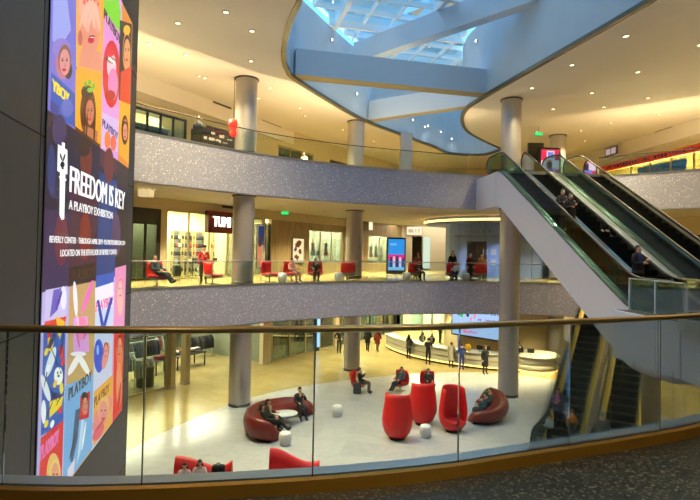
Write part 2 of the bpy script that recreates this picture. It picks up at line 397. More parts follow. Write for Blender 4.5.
# shop interiors: back and side walls behind the fronts
def interior(name, P, t0, t1, z0, z1, depth, mat):
    b = MB(); b.obox(P, t0 - .2, t1 + .2, depth, depth + .2, z0, z1); b.obox(P, t0 - .2, t0, .3, depth, z0, z1); b.obox(P, t1, t1 + .2, .3, depth, z0, z1)
    struct(name, b, mat)
m_shopwarm = M('shop_wall', (232, 222, 186), .6, var=.02)
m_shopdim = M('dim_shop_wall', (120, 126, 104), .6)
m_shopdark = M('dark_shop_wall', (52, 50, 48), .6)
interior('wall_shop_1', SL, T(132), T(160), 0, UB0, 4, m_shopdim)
interior('wall_shop_2', SL, T(166), T(262.5), 0, UB0, 5, m_shopwarm)
interior('wall_shop_3', SL, T(265) , T(271), 0, UB0, 2.2, m_shopwarm)
interior('wall_shop_4', SL, T(308.5), T(343), 0, UB0, 2.6, m_shopwarm)
interior('wall_shop_5', SL, T(368), T(391), 0, UB0, 2.6, m_shopwarm)
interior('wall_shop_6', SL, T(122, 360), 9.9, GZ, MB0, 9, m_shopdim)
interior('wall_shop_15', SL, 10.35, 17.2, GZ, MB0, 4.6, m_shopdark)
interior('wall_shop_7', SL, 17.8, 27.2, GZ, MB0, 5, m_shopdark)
interior('wall_shop_8', SL, T(130), T(184), UZ, CZ9, 4, m_shopwarm)
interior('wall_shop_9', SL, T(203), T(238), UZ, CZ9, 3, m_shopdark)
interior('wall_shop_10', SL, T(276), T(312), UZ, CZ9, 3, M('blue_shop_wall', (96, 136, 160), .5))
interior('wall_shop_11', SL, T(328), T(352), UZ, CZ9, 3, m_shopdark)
# right side walls
wallpieces('wall_right_upper', SR, [(-12, -1.4, UZ, CZ9), (-1.4, 22, 8.5, CZ9), (13, 22, UZ, 8.5)], m_wall)
b = MB(); b.obox(SR, -1.6, 13.2, -4.2, -4.0, UZ, CZ9); b.obox(SR, -1.6, -1.4, -4, -.02, UZ, CZ9); b.obox(SR, 13, 13.2, -4, -.02, UZ, CZ9)
struct('wall_shop_12', b, M('amber_shop_wall', (226, 196, 110), .6, var=.25, scale=1.1))
wallpieces('wall_right_middle', SR, [(-12, 20, 3.0, UB0)], m_wall)
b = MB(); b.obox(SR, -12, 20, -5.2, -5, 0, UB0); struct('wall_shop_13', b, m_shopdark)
wallpieces('wall_right_ground', SG, [(-22, 1.2, GZ, MB0), (1.2, 5.2, -2.6, MB0), (5.2, 34, GZ, MB0)], m_wall)
b = MB(); b.obox(SG, 1.0, 5.4, -4.2, -4, GZ, MB0); struct('wall_shop_14', b, m_shopdim)
# enclosing walls beyond the picture
b = MB(); b.box((-24.2, -8, GZ), (-24, 60, CZ9)); b.box((26, -8, GZ), (26.2, 60, CZ9)); b.box((-24, 60, GZ), (26, 60.2, CZ9)); b.box((-24, -8.2, GZ), (26, -8, CZ9 + 4.2))
struct('wall_outer', b, m_wall)
# top ceiling with its opening
HL = [(-1.75, 16.6), (-2.2, 18), (-2.6, 19.75), (-2.85, 21.3), (-2.9, 22.9), (-2.5, 24.65), (.46, 31.1), (3.24, 35.1), (6.3, 39.2)]
HR = [(11.4, 39.4), (9.0, 36.2), (7.4, 33.6), (6.5, 30.8), (6.28, 28.6), (6.6, 26.7), (7.44, 23.2), (8.13, 20.5), (8.7, 18.3), (9.2, 16.2)]
hl = smooth(HL, 6); hr = smooth(HR, 6)
farend = smooth([(6.3, 39.2), (8.0, 41.6), (10.6, 41.8), (11.4, 39.4)], 5)[1:-1]
nearend = smooth([(9.2, 16.2), (9.5, 12.5), (8.6, 9.2), (6, 6.8), (3, 6.6), (.4, 8.6), (-1.1, 12), (-1.75, 16.6)], 5)[1:-1]
hole = xy(hl) + xy(farend) + xy(hr) + xy(nearend)
outer = [(-24, -8), (26, -8), (26, 60), (-24, 60)]; allp = outer + hole; n = len(allp)
tri = [tuple(t) for t in tessellate_polygon([[Vector((*p, 0)) for p in outer], [Vector((*p, 0)) for p in hole]])]
b = MB(); b.add([(x, y, CZ9) for x, y in allp], tri); b.add([(x, y, CZ9 + .3) for x, y in allp], tri)
o = b.build('ceiling', [m_ceiling], fix=False); tag(o, kind='structure')
SKY = 13.6
hv = [Vector((*p, 0)) for p in hole]; hv.append(hv[0].copy())
b = MB(); strip(b, hv, .0, .12, CZ9 + .12, SKY); strip(b, hv, -.06, .14, CZ9 - .04, CZ9 + .12, 1); struct('wall_skylight_shaft', b, [m_shaft, M('shaft_edge_metal', (112, 104, 88), .35, .6)])
# skylight: grid of frames and glass
b = MB(); b.prism(hole, SKY + .30, SKY + .33); struct('window_1', b, g_sky)
gx = Vector((math.cos(.27), math.sin(.27), 0)); gy = Vector((-gx.y, gx.x, 0)); gc = Vector((3, 24, 0))
def clip(p0, d):
    """pieces of a plan line inside the opening"""
    ts = []
    for a, c in zip(hv, hv[1:]):
        e = c - a; k = d.x * e.y - d.y * e.x
        if abs(k) < 1e-9: continue
        w = a - p0; t = (w.x * e.y - w.y * e.x) / k; u = (w.x * d.y - w.y * d.x) / k
        if 0 <= u < 1: ts.append(t)
    ts.sort(); return [(p0 + d * ts[i], p0 + d * ts[i + 1]) for i in range(0, len(ts) - 1, 2)]
def beam(b, a, c, w, z0, z1, mi=0, mi2=None):
    d = (c - a).normalized(); s = Vector((-d.y, d.x, 0)) * w / 2
    vs = [Vector((p.x, p.y, z)) for z in (z0, z1) for p in (a - s, c - s, c + s, a + s)]
    b.add(vs, [(4, 5, 6, 7), (0, 1, 5, 4), (1, 2, 6, 5), (2, 3, 7, 6), (3, 0, 4, 7)], mi); b.add(vs, [(0, 3, 2, 1)], mi if mi2 is None else mi2)
b = MB()
for k in range(-13, 14):
    big = k % 3 == 0
    for a, c in clip(gc + gy * (k * 1.45), gx): beam(b, a, c, .2 if big else .08, SKY - (.06 if big else -.16), SKY + .34)
for k in range(-8, 9):
    big = k % 3 == 1
    for a, c in clip(gc + gx * (k * 1.45), gy): beam(b, a, c, .24 if big else .08, SKY - (.08 if big else -.16), SKY + .34)
struct('window_frame', b, M('skylight_frame', (224, 230, 236), .5, var=.02))
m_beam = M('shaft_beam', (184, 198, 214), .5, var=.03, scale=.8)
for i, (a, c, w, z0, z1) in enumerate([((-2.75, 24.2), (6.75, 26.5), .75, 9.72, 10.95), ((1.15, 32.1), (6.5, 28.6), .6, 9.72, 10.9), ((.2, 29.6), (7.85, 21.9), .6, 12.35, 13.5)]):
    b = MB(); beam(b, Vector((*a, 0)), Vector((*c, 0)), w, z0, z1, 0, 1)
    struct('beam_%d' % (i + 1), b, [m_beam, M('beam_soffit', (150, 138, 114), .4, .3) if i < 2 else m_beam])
# bulkheads where the top ceiling steps down to the shops
BL = Plane((-9.87, 23.5), (.46, .888)); BR = Plane((19.8, 29.0), (-.11, 1))
b = MB(); b.obox(BL, -14, 30, 0, .15, 8.75, CZ9); b.obox(BL, -14, 30, .1, 3.2, 8.75, 8.86); struct('trim_4', b, m_ceiling)
b = MB(); b.obox(BR, -20, 22, -.15, 0, 8.7, CZ9); b.obox(BR, -20, 22, -2.2, -.1, 8.7, 8.8); struct('trim_5', b, m_ceiling)
# columns: brushed steel drums with a dark collar at each end
COLS = [(-4.98, 24.25), (.25, 31.85), (8.21, 26.7), (13.76, 34.6)]
def column(i, x, y, spans):
    b = MB()
    for z0, z1 in spans:
        b.lathe([(.5, z0 + .14), (.5, z1 - .06)], 40, (x, y, 0), 0, False)
        b.lathe([(.51, z0), (.51, z0 + .14)], 40, (x, y, 0), 1, True); b.lathe([(.56, z1 - .06), (.56, z1)], 40, (x, y, 0), 1, True)
    struct('column_%d' % i, b, [m_steel, M('column_collar', (84, 80, 78), .4, .7)])
for i, (x, y) in enumerate(COLS):
    column(i + 1, x, y, [(GZ + .001, MB0), (.001, UB0), (UZ + .001, CZ9)] if i != 2 else [(GZ + .001, UB0 - .15), (5.76, CZ9)])
b = MB(); b.lathe([(.3, GZ), (.3, .45)], 28, (11.6, 20.0, 0), 0, True); struct('column_5', b, [m_wall])
q = Plane((3.2, 33.0), (1, .2))
b = MB(); P0 = atY(405.5, 168, 35); b.box((P0.x - .38, 34.6, UZ), (P0.x + .38, 35.4, CZ9)); struct('column_6', b, m_steel)
# round core of blue panels with a lit cove round its head (middle level and below)
cc = Vector((11.2, 38.8, 0)); b = MB(); b.lathe([(4, 0.001), (4, 3.72)], 72, cc, 0, False)
for k in range(24):
    a = 2 * PI * k / 24; b.tube([cc + Vector((4.003 * math.cos(a), 4.003 * math.sin(a), z)) for z in (0.01, 3.7)], .012, 4, 1)
b.lathe([(4, GZ + .005), (4, MB0)], 72, cc, 2, False)
struct('wall_core', b, [m_blue, m_seam, m_wall])
b = MB(); b.lathe([(5.6, 3.78), (5.6, UB0 - .002)], 72, cc, 0, False); b.lathe([(3.9, 3.72), (5.45, 3.72), (5.45, 3.78), (5.6, 3.78)], 72, cc, 0, False)
b.lathe([(5.62, 3.80), (5.66, 3.84), (5.66, 3.9), (5.62, 3.94)], 72, cc, 1, False); struct('ceiling_cove', b, [m_blue, m_cove])
# ================================================================== THE SCREEN TOWER
TW = Plane((-3.293, 5.6), (-.21, 1))
ta, tb = T(42, 248, TW), T(125.5, 248, TW)
zt, zb = Z(131, 22, TW), Z(121, 410, TW)
tw = thing('screen_tower', 'tall charcoal clad tower with a huge lit magazine cover screen on its side', 'advertising tower', TW.pt(3, .8, GZ), 0)
tend = T(132, 248, TW)
def rel(mb, root):
    mb.v = [v - root.location for v in mb.v]; return mb
b = MB(); b.obox(TW, -1.25, tend, .0, 2.2, GZ, CZ9 - .005)
rel(b, tw); b.build('cladding', m_tower, tw)
b = MB()
for z in (-4.2, -2.55, -.9, .72, 2.75, 4.9, 7.2): b.obox(TW, -1.25, tend, -.004, .004, z, z + .014)
for t in (-.2, tend - .03): b.obox(TW, t, t + .012, -.004, .004, GZ, CZ9 - .01)
rel(b, tw); b.build('panel_joint', m_seam, tw)
b = MB(); b.obox(TW, ta - .02, tb + .03, -.012, -.0005, zb - .03, zt + .03); rel(b, tw); b.build('screen_housing', m_black, tw)
# the picture on the screen: flat colour areas on the LED face, traced cover by cover
LEDM = []; LM = {}
def L(c, k=1.0):
    if (c, k) not in LM: LM[(c, k)] = len(LEDM); LEDM.append(LED(c, k))
    return LM[(c, k)]
scr = MB(); layer = [0]
def U(x, y): return TW.hit(x, y)
def rect(u0, u1, z0, z1, c, k=1.0):
    """a rectangle by screen fractions (u across, z in metres)"""
    layer[0] += 1; o = -.0125 - layer[0] * .00004
    t = lambda u: ta + (tb - ta) * u
    scr.add([TW.pt(t(a), o, z) for a, z in ((u0, z0), (u1, z0), (u1, z1), (u0, z1))], [(0, 1, 2, 3)], L(c, k))
def poly(px, c, k=1.0):
    layer[0] += 1; o = -.0125 - layer[0] * .00004; q = []
    for x, y in px:
        t, z = U(x, y); q.append((min(max(t, ta), tb), min(max(z, zb), zt)))
    tri = tessellate_polygon([[Vector((t, z, 0)) for t, z in q]])
    scr.add([TW.pt(t, o, z) for t, z in q], [tuple(i) for i in tri], L(c, k))
def ell(x, y, rx, ry, c, k=1.0, rot=0, n=18):
    poly([(x + rx * math.cos(a) * math.cos(rot) - ry * math.sin(a) * math.sin(rot), y + rx * math.cos(a) * math.sin(rot) + ry * math.sin(a) * math.cos(rot)) for a in (2 * PI * i / n for i in range(n))], c, k)
def word(s, x0, y0, x1, y1, hpx, c, k=1.0, bold=.0):
    """a word whose baseline runs from (x0,y0) to (x1,y1) in the picture, hpx tall at its start"""
    layer[0] += 2; o = -.0125 - layer[0] * .00004
    t0, z0 = U(x0, y0); t1, _ = U(x1, y1); _, z1 = U(x0, y0 - hpx)
    text_on(scr, TW, s, t0, t1, z0, z1, o, L(c, k), bold=bold)
uw = lambda x, y: (U(x, y)[0] - ta) / (tb - ta)
c1, c2, c3 = uw(70, 250), uw(96, 250), uw(114.5, 250)
zA, zB = U(80, 134)[1], U(80, 284)[1]         # the dark caption band
SK, SK2 = (236, 150, 120), (206, 110, 84)
# upper covers
rect(0, 1, zb, zt, (40, 36, 60)); rect(0, c1, zA, zt, (122, 116, 214)); rect(c1, c2, zA, zt, (246, 168, 34)); rect(c2, c3, zA, zt, (226, 156, 226)); rect(c3, 1, zA, zt, (232, 140, 40))
poly([(52, 0), (66, 0), (70, 30), (58, 48), (51, 40)], (164, 170, 240)); ell(62, 62, 8, 17, (200, 120, 140)); ell(60, 48, 9, 10, (150, 130, 210)); ell(67, 70, 4, 9, (46, 24, 30)); poly([(50, 72), (74, 94), (74, 127), (49, 115)], (22, 84, 186)); word('YBOY', 51, 90, 68, 98, 12, (250, 226, 40), bold=.02)
ell(66, 108, 6, 9, (90, 110, 200)); poly([(49, 100), (58, 106), (56, 118), (49, 114)], (40, 60, 150))
poly([(75, 0), (101, 0), (101, 74), (75, 66)], (250, 176, 60)); ell(89, 24, 11, 32, SK); poly([(80, 48), (100, 52), (101, 72), (78, 66)], SK); ell(83, 16, 3.5, 17, (250, 178, 150), rot=-.25); ell(92, 12, 3, 18, (250, 178, 150), rot=-.15); ell(97, 20, 3, 13, (244, 160, 130)); ell(90, 40, 3.2, 3.4, (206, 20, 40)); ell(79, 38, 2.4, 8, SK2)
poly([(74.5, 70), (101, 82), (100, 148), (74, 130)], (248, 172, 22)); ell(87, 112, 8, 26, (96, 48, 30)); ell(89, 110, 4.5, 15, SK2); ell(86, 92, 6, 7, (70, 36, 26)); ell(89, 90, 3, 2.5, (120, 200, 60)); poly([(82, 125), (97, 131), (96, 146), (80, 138)], (196, 120, 80))
poly([(103, 0), (118, 0), (120, 12), (119, 44), (103, 22)], (126, 220, 30)); poly([(103, 10), (119, 32), (118, 108), (101.5, 108)], (236, 150, 220)); word('PLAYBOY', 103, 18, 119.5, 44, 11, (24, 16, 22), bold=.02)
ell(110.5, 74, 9, 34, (222, 8, 30)); ell(110.6, 66, 4.6, 13, (250, 200, 214)); ell(112, 84, 5, 16, (240, 130, 190)); ell(110, 60, 6, 3, (90, 6, 24), rot=.5)
poly([(101, 112), (118, 120), (117, 152), (100.5, 148)], (222, 190, 240)); word('PLAYBOY', 101.5, 126, 117, 136, 8, (40, 40, 120), bold=.015)
poly([(119, 20), (131, 24), (130, 96), (118, 100)], (30, 22, 24)); ell(126, 52, 4.2, 20, (240, 160, 96)); ell(126, 30, 3.5, 5, (250, 190, 40)); poly([(120, 72), (131, 66), (130.5, 106), (119, 102)], (226, 40, 26))
poly([(118.5, 100), (130.5, 106), (130, 166), (118, 154)], (246, 176, 40)); ell(124, 130, 3.5, 15, (70, 38, 26)); ell(124.6, 128, 2, 9, SK)
# caption band: dimmed covers behind white lettering
rect(0, 1, zB, zA, (38, 26, 60), .8); rect(c1, c2, zB + 2.0, zA, (112, 62, 22), .8); rect(c2, c3, zB + 1.7, zA, (84, 40, 58), .8); rect(c3, 1, zB + 1.6, zA, (52, 30, 34), .8)
rect(c1 * .9, c2, zB, zB + 1.3, (78, 34, 64), .8); rect(c2, c3, zB, zB + 1.6, (24, 66, 140), .8); rect(0, c1 * .9, zB, zB + .9, (60, 40, 92), .8); rect(c3, 1, zB, zB + 1.0, (30, 22, 44), .8)
ell(85, 160, 6, 20, (128, 44, 28), .8); ell(83, 148, 6, 9, (50, 24, 22), .8); ell(58, 130, 7, 16, (58, 48, 112), .8); ell(108, 165, 5, 18, (120, 44, 46), .8); ell(60, 240, 7, 26, (120, 40, 66), .8); ell(84, 236, 6, 24, (140, 36, 34), .8); ell(115, 235, 5, 22, (90, 60, 110), .8); ell(122, 210, 3, 18, (26, 20, 40), .8); ell(50, 170, 4, 26, (44, 62, 130), .8)
poly([(68, 268), (94, 262), (93.5, 280), (68, 284)], (34, 20, 26), .8); word('PLAYBOY', 70, 282, 93, 277, 12, (92, 58, 34), .7, .01); word('YBO', 48, 197, 57, 196, 12, (96, 84, 140), .7)
WH = (255, 255, 255)
word('FREEDOM IS KEY', 68.5, 192, 123.5, 209, 27, WH, 1.1, .022); word('A PLAYBOY EXHIBITION', 67.5, 209, 111.5, 218.5, 9.5, WH, 1.05, .008)
word('BEVERLY CENTER · THROUGH APRIL 2019 · PLAYBOYEXHIBITION.COM', 48, 242.5, 124, 245, 7, WH, 1.0, .006); word('LOCATED ON THE 8TH FLOOR OF BEVERLY CENTER', 59, 256.5, 115.5, 254, 7, WH, 1.0, .006)
# the key: a bow plate with a long-eared head cut in it, a shaft and two wards
poly([(56.5, 144), (66, 150), (66, 174.5), (55.8, 171)], WH, 1.1); poly([(58.5, 171), (64, 173.5), (62.8, 219), (60.2, 220), (58, 215)], WH, 1.1); poly([(57.5, 176), (65, 179), (65, 181), (57.5, 178)], WH, 1.1); poly([(60.5, 142), (63.5, 143), (63.3, 148), (60.3, 146)], WH, 1.1)
ell(61, 164.5, 2.3, 3.2, (20, 16, 30)); ell(59.6, 157, .9, 4.2, (20, 16, 30), rot=-.3); ell(62.6, 157.6, .9, 4.2, (20, 16, 30), rot=.3); ell(61.2, 168.4, 1.3, 1.0, (20, 16, 30))
# lower covers
rect(0, c1 * .97, zb, zB, (190, 180, 236)); rect(c1 * .97, c2, zb, zB, (204, 164, 104)); rect(c2, c3, zb, zB, (214, 214, 244)); rect(c3, 1, zb, zB, (240, 150, 190))
poly([(44, 290), (66, 286), (65, 318), (43, 320)], (206, 196, 240)); poly([(52, 290), (60, 288), (56, 310), (48, 318)], (108, 92, 190)); ell(62, 298, 3, 12, (240, 236, 255))
poly([(43, 322), (65, 316), (63, 330), (42, 332)], (224, 60, 40)); poly([(42, 330), (64, 326), (62, 424), (39, 436)], (14, 92, 190)); poly([(46, 338), (54, 336), (50, 352), (46, 350)], (250, 206, 40)); poly([(54, 316), (64, 322), (58, 340)], (246, 190, 40)); ell(49, 362, 3.5, 16, (230, 240, 250), rot=.3); ell(57, 376, 4.5, 9, (255, 255, 255)); ell(57, 376, 1.2, 1.2, (10, 10, 16)); ell(60, 352, 2.5, 7, (206, 40, 50)); ell(44, 388, 3, 14, (240, 244, 250), rot=-.3); ell(54, 398, 5, 6, (20, 40, 120)); ell(42, 412, 2.5, 12, (255, 255, 255)); poly([(48, 402), (62, 396), (60, 406), (48, 418)], (252, 222, 50)); ell(51, 340, 2, 10, (20, 40, 110), rot=.4); ell(60, 388, 2, 6, (250, 230, 60))
poly([(39, 438), (62, 420), (60, 486), (37, 486)], (232, 22, 26)); word('PLAYBOY', 38.5, 462, 57, 448, 15, (250, 120, 190), bold=.015); ell(52, 474, 7, 21, (246, 196, 110)); ell(54, 476, 4, 15, (236, 150, 110))
ell(74, 299, 2, 18, (250, 244, 250), rot=-.06); ell(86, 297, 2.2, 18, (246, 110, 196), rot=.32); poly([(72, 318), (86, 316), (88, 352), (72, 353)], (228, 160, 228)); ell(80, 328, 6, 12, (246, 132, 176)); ell(73, 364, 3, 13, (252, 248, 250), rot=.5); ell(82, 364, 3, 13, (252, 248, 250), rot=-.5); ell(77, 354, 8, 2.4, (250, 240, 250))
poly([(63.5, 386), (92, 374), (91, 448), (65, 484), (61.5, 484)], (116, 178, 232)); word('PLAYBOY', 67, 401, 90, 389, 12, (16, 18, 30), bold=.012); poly([(79, 396), (89, 391), (87.5, 418), (78, 420)], (216, 22, 30)); ell(83.5, 405, 3.2, 10, (222, 134, 110)); ell(83.5, 396, 3.4, 4, (20, 16, 20)); poly([(74, 410), (79, 408), (76, 440), (71, 462), (69, 462)], (60, 84, 120)); poly([(80, 420), (83, 420), (79, 452), (75, 466)], (200, 224, 244)); poly([(66, 470), (74, 458), (72, 474), (66, 484)], (230, 220, 236))
poly([(95, 276), (113, 272), (112.5, 292), (94, 300)], (46, 92, 190)); poly([(94, 288), (112.5, 282), (112, 306), (94, 310)], (246, 240, 252)); word('PLAYBOY', 94.5, 312, 112, 302, 10, (240, 40, 140), bold=.012); poly([(94, 314), (112, 308), (111, 366), (92.5, 378)], (206, 216, 244)); poly([(95.5, 300), (98, 300), (103, 326), (100, 328)], (20, 64, 180)); poly([(109, 298), (112, 298), (104, 328), (101, 328)], (20, 64, 180)); ell(97.5, 356, 5, 17, (12, 74, 216)); ell(96.5, 350, 1.2, 5, (150, 200, 255)); ell(104.5, 356, 3, 14, (244, 150, 140), rot=.2)
poly([(92.5, 392), (112, 374), (111, 424), (91.5, 447)], (244, 172, 66)); word('PLAYBOY', 92.8, 408, 108, 391, 10, (110, 60, 30), bold=.008); ell(101, 414, 6.5, 20, (246, 140, 132), rot=.4); ell(97, 432, 4, 10, (240, 90, 110), rot=.5); ell(105, 404, 3, 8, (250, 180, 110))
poly([(114, 268), (125.5, 265), (124.5, 330), (112.8, 334)], (238, 150, 196)); ell(119, 296, 3, 20, (248, 190, 170)); poly([(113, 334), (124, 328), (122, 408), (111.5, 424)], (236, 34, 26)); ell(118.5, 352, 3.5, 18, (246, 120, 90)); ell(118, 384, 3, 22, (250, 150, 110)); ell(120.5, 340, 2, 9, (200, 20, 30))
# features of the faces and figures
def featured(x, y, w_, h_, skin=SK, hair=(60, 34, 24), lips=(206, 24, 44), rot=0, eyes=True):
    ell(x, y - h_ * .15, w_ * 1.25, h_ * 1.1, hair, rot=rot); ell(x, y, w_, h_ * .95, skin, rot=rot); ell(x - w_ * .1, y + h_ * .55, w_ * .42, h_ * .11, lips)
    if eyes:
        for s_ in (-.45, .4): ell(x + s_ * w_, y - h_ * .12, w_ * .2, h_ * .07, (24, 18, 26)); ell(x + s_ * w_, y - h_ * .26, w_ * .26, h_ * .03, hair)
    ell(x + w_ * .05, y + h_ * .2, w_ * .12, h_ * .16, tuple(int(c * .86) for c in skin))
featured(63, 62, 5.2, 14, (226, 150, 150), (150, 96, 60)); featured(88.5, 112, 4.2, 13, (206, 120, 90), (92, 44, 26)); featured(126, 52, 3.2, 14, (240, 164, 104), (40, 24, 22)); featured(124, 132, 2.4, 9, SK, (66, 34, 24))
for x, y, r in ((82, 14, .3), (85.5, 12, .2), (89, 11, .1), (92.5, 12, 0), (96, 16, -.15)): ell(x, y, 1.7, 15, (252, 188, 160), rot=r); ell(x + .5, y - 12, .9, 2.2, (230, 60, 90))
ell(90.5, 36.4, 3.0, 1.4, (170, 12, 30)); ell(90.5, 37.2, 2.2, .6, (250, 230, 230))
for k_ in range(5): ell(107.4 + k_ * 1.5, 58 + k_ * 1.2, .7, 2.6, (255, 246, 240))
ell(109, 95, 5, 5, (190, 4, 24)); ell(108.5, 52, 4.5, 5, (236, 30, 50)); ell(106, 120 + 20, 3, 9, (246, 130, 60)); ell(112, 143, 3, 8, (240, 110, 90))
for x, y in ((84, 84), (88, 82), (92, 86)): ell(x, y, 1.6, 3, (90, 190, 60))
for x in (82.5, 85, 93): ell(x, 128, .8, 16, (60, 30, 22), rot=.05)
featured(53.5, 476, 4.2, 14, (242, 160, 122), (250, 210, 120)); featured(83.6, 405, 2.6, 8, (226, 140, 116), (20, 16, 20)); featured(104.5, 352, 2.2, 8, (246, 160, 150), (190, 60, 50)); featured(118.5, 348, 2.4, 11, (248, 140, 110), (150, 16, 22)); featured(102, 412, 4.4, 12, (246, 150, 140), (240, 190, 110)); featured(119, 290, 2.2, 10, (248, 196, 176), (230, 120, 160))
BKK = (12, 12, 22)
for x, y, a, c, r in ((46, 346, .5, 12, .3), (53, 358, .5, 14, -.4), (60, 344, .5, 12, .2), (44, 376, .5, 13, .2), (50, 392, .5, 12, -.5), (58, 398, .5, 10, .5), (47, 410, .5, 10, .4), (62, 372, .5, 16, .05)): ell(x, y, a, c, BKK, rot=r)
for x, y, c in ((47, 334, (230, 50, 40)), (58, 332, (250, 220, 60)), (44, 352, (250, 220, 60)), (61, 362, (230, 50, 40)), (46, 368, (255, 255, 255)), (53, 384, (250, 210, 50)), (58, 410, (230, 50, 40)), (44, 424, (250, 220, 60)), (50, 424, (255, 255, 255))): ell(x, y, 1.8, 4.2, c, rot=.3)
ell(55.5, 373, .7, 1.6, BKK); ell(58.6, 372.4, .7, 1.6, BKK); ell(76, 322, 1.2, 6, (250, 200, 220)); ell(84, 332, 1.5, 8, (200, 110, 170), rot=.3); ell(76, 340, 1.0, 8, (200, 110, 170), rot=-.2)
ell(71, 446, 1.0, 14, (30, 44, 70), rot=.25); ell(82, 436, .9, 15, (250, 250, 255), rot=.15); ell(99, 424, 1.0, 9, (200, 60, 90), rot=.6); ell(118, 396, 1.2, 14, (200, 30, 30), rot=.1); ell(57, 300, 1.2, 10, (70, 60, 150), rot=.3)
rel(scr, tw); o = scr.build('screen', LEDM, tw, fix=False); o['label'] = 'glowing screen of magazine covers with a dark caption band'

# ================================================================== RAILINGS
def railing(name, label, pts, h, base, panel, gmat, m_hand, m_base, hr=.022, gap=.012, z0=0, posts=None):
    root = thing('glass_railing', label, 'railing', pts[0]); R = pts[0]
    P = [p - R for p in pts]
    seg = resample(pts, panel)
    b = MB(); strip(b, P, -.05, .05, -R.z * 0, base); b.build('base_shoe', m_base, root)
    for a, c in zip(seg, seg[1:]):
        i0 = min(range(len(pts)), key=lambda i: (pts[i] - a).length); i1 = min(range(len(pts)), key=lambda i: (pts[i] - c).length)
        mid = [a] + [p for p in pts[i0 + 1:i1]] + [c]
        d = (mid[1] - mid[0]).normalized() * gap; e = (mid[-1] - mid[-2]).normalized() * gap
        mid[0] = mid[0] + d; mid[-1] = mid[-1] - e
        b = MB(); strip(b, [p - R for p in mid], -.006, .006, base - .02, h - .01); b.build('glass_panel', gmat, root)
    b = MB(); b.tube([p + Vector((0, 0, h)) for p in P], hr, 8); b.build('handrail', m_hand, root)
    return root
# our own railing: big bronze handrail, glass, brass kerb and a steel slab edge
R = near[3]
nr = thing('glass_railing', 'glass railing with thick bronze handrail and brass kerb round the dark terrazzo', 'railing', R)
P = [p - R for p in near]
b = MB(); strip(b, P, -.045, .012, -.001, .085, 0); o = b.build('brass_kerb', m_gold, nr)
b = MB(); strip(b, P, .038, .16, -.2, .087, 0); b.build('steel_edge', M('steel_edge', (206, 212, 218), .45, .6), nr)
b = MB(); strip(b, P, .012, .038, -.1, .07, 0); b.build('shadow_slot', m_rubber, nr)
b = MB(); b.tube([p + Vector((0, 0, 1.07)) for p in offset_line(P, .025)], .024, 14); b.build('handrail', m_brass, nr)
g_near = glass('near_glass', (240, 246, 244), .06)
inner = offset_line(near, .025); jt = [T_ for T_ in (-260, -130, 10, 148, 317, 461, 571, 661, 745, 830, 930, 1060)]
def on_line(pts, px):
    d = ray(px, 254); d.z = 0
    for a, c in zip(pts, pts[1:]):
        e = c - a; k = d.x * e.y - d.y * e.x
        if abs(k) < 1e-9: continue
        t = (a.x * e.y - a.y * e.x) / k; u = (a.x * d.y - a.y * d.x) / k
        if 0 <= u <= 1 and t > 0: return Vector((d.x * t, d.y * t, 0))
    return None
js = [j for j in (on_line(inner, x) for x in jt) if j is not None]
def sub(pts, a, c):
    i0 = min(range(len(pts)), key=lambda i: (pts[i] - a).length); i1 = min(range(len(pts)), key=lambda i: (pts[i] - c).length)
    return [a] + [p for p in pts[i0 + 1:i1] if (p - a).length > .08 and (p - c).length > .08] + [c]
for a, c in zip([inner[0]] + js, js + [inner[-1]]):
    q = sub(inner, a, c); q[0] = q[0] + (q[1] - q[0]).normalized() * .005; q[-1] = q[-1] - (q[-1] - q[-2]).normalized() * .005
    b = MB(); strip(b, [p - R for p in q], -.007, .007, .05, 1.05); b.build('glass_panel', g_near, nr)
for j in js:
    b = MB(); b.tube([j - R + Vector((0, 0, .06)), j - R + Vector((0, 0, 1.05))], .005, 6); b.build('joint_seal', M('joint_seal', (84, 90, 88), .4), nr)
seg = [p for p in farm if p.x > -9 and p.x < 12.4]; seg = offset_line(seg, .14)
railing('r', 'glass railing along the middle balcony edge in front of the red seats', seg, 1.08, .05, 1.5, g_rail, m_steeltrim, m_steeltrim)
seg = [p + Vector((0, 0, UZ)) for p in faru if -9 < p.x < 6.9]; seg = offset_line(seg, .12)
railing('r', 'glass railing along the upper balcony edge beside the tall screen tower', seg, 1.1, .07, 1.6, g_rail, m_dark, m_steeltrim)
seg = [p + Vector((0, 0, UZ)) for p in faru2]; seg = offset_line(seg, .12)
railing('r', 'glass railing on the upper balcony in front of the red bannered store', seg, 1.1, .07, 1.6, g_rail, m_dark, m_steeltrim)
lr = [Vector((8.40, 15.6, 0)), Vector((8.48, 13.1, 0))]
o = railing('r', 'short glass railing with white posts at the foot of the rising escalators', lr, .95, .04, 1.5, g_teal, m_steeltrim, m_steeltrim)
for p in resample(lr, 1.5):
    b = MB(); b.box((-.02, -.02, 0), (.02, .02, .95)); b.v = [v + p - lr[0] for v in b.v]; b.build('post', m_white, o)

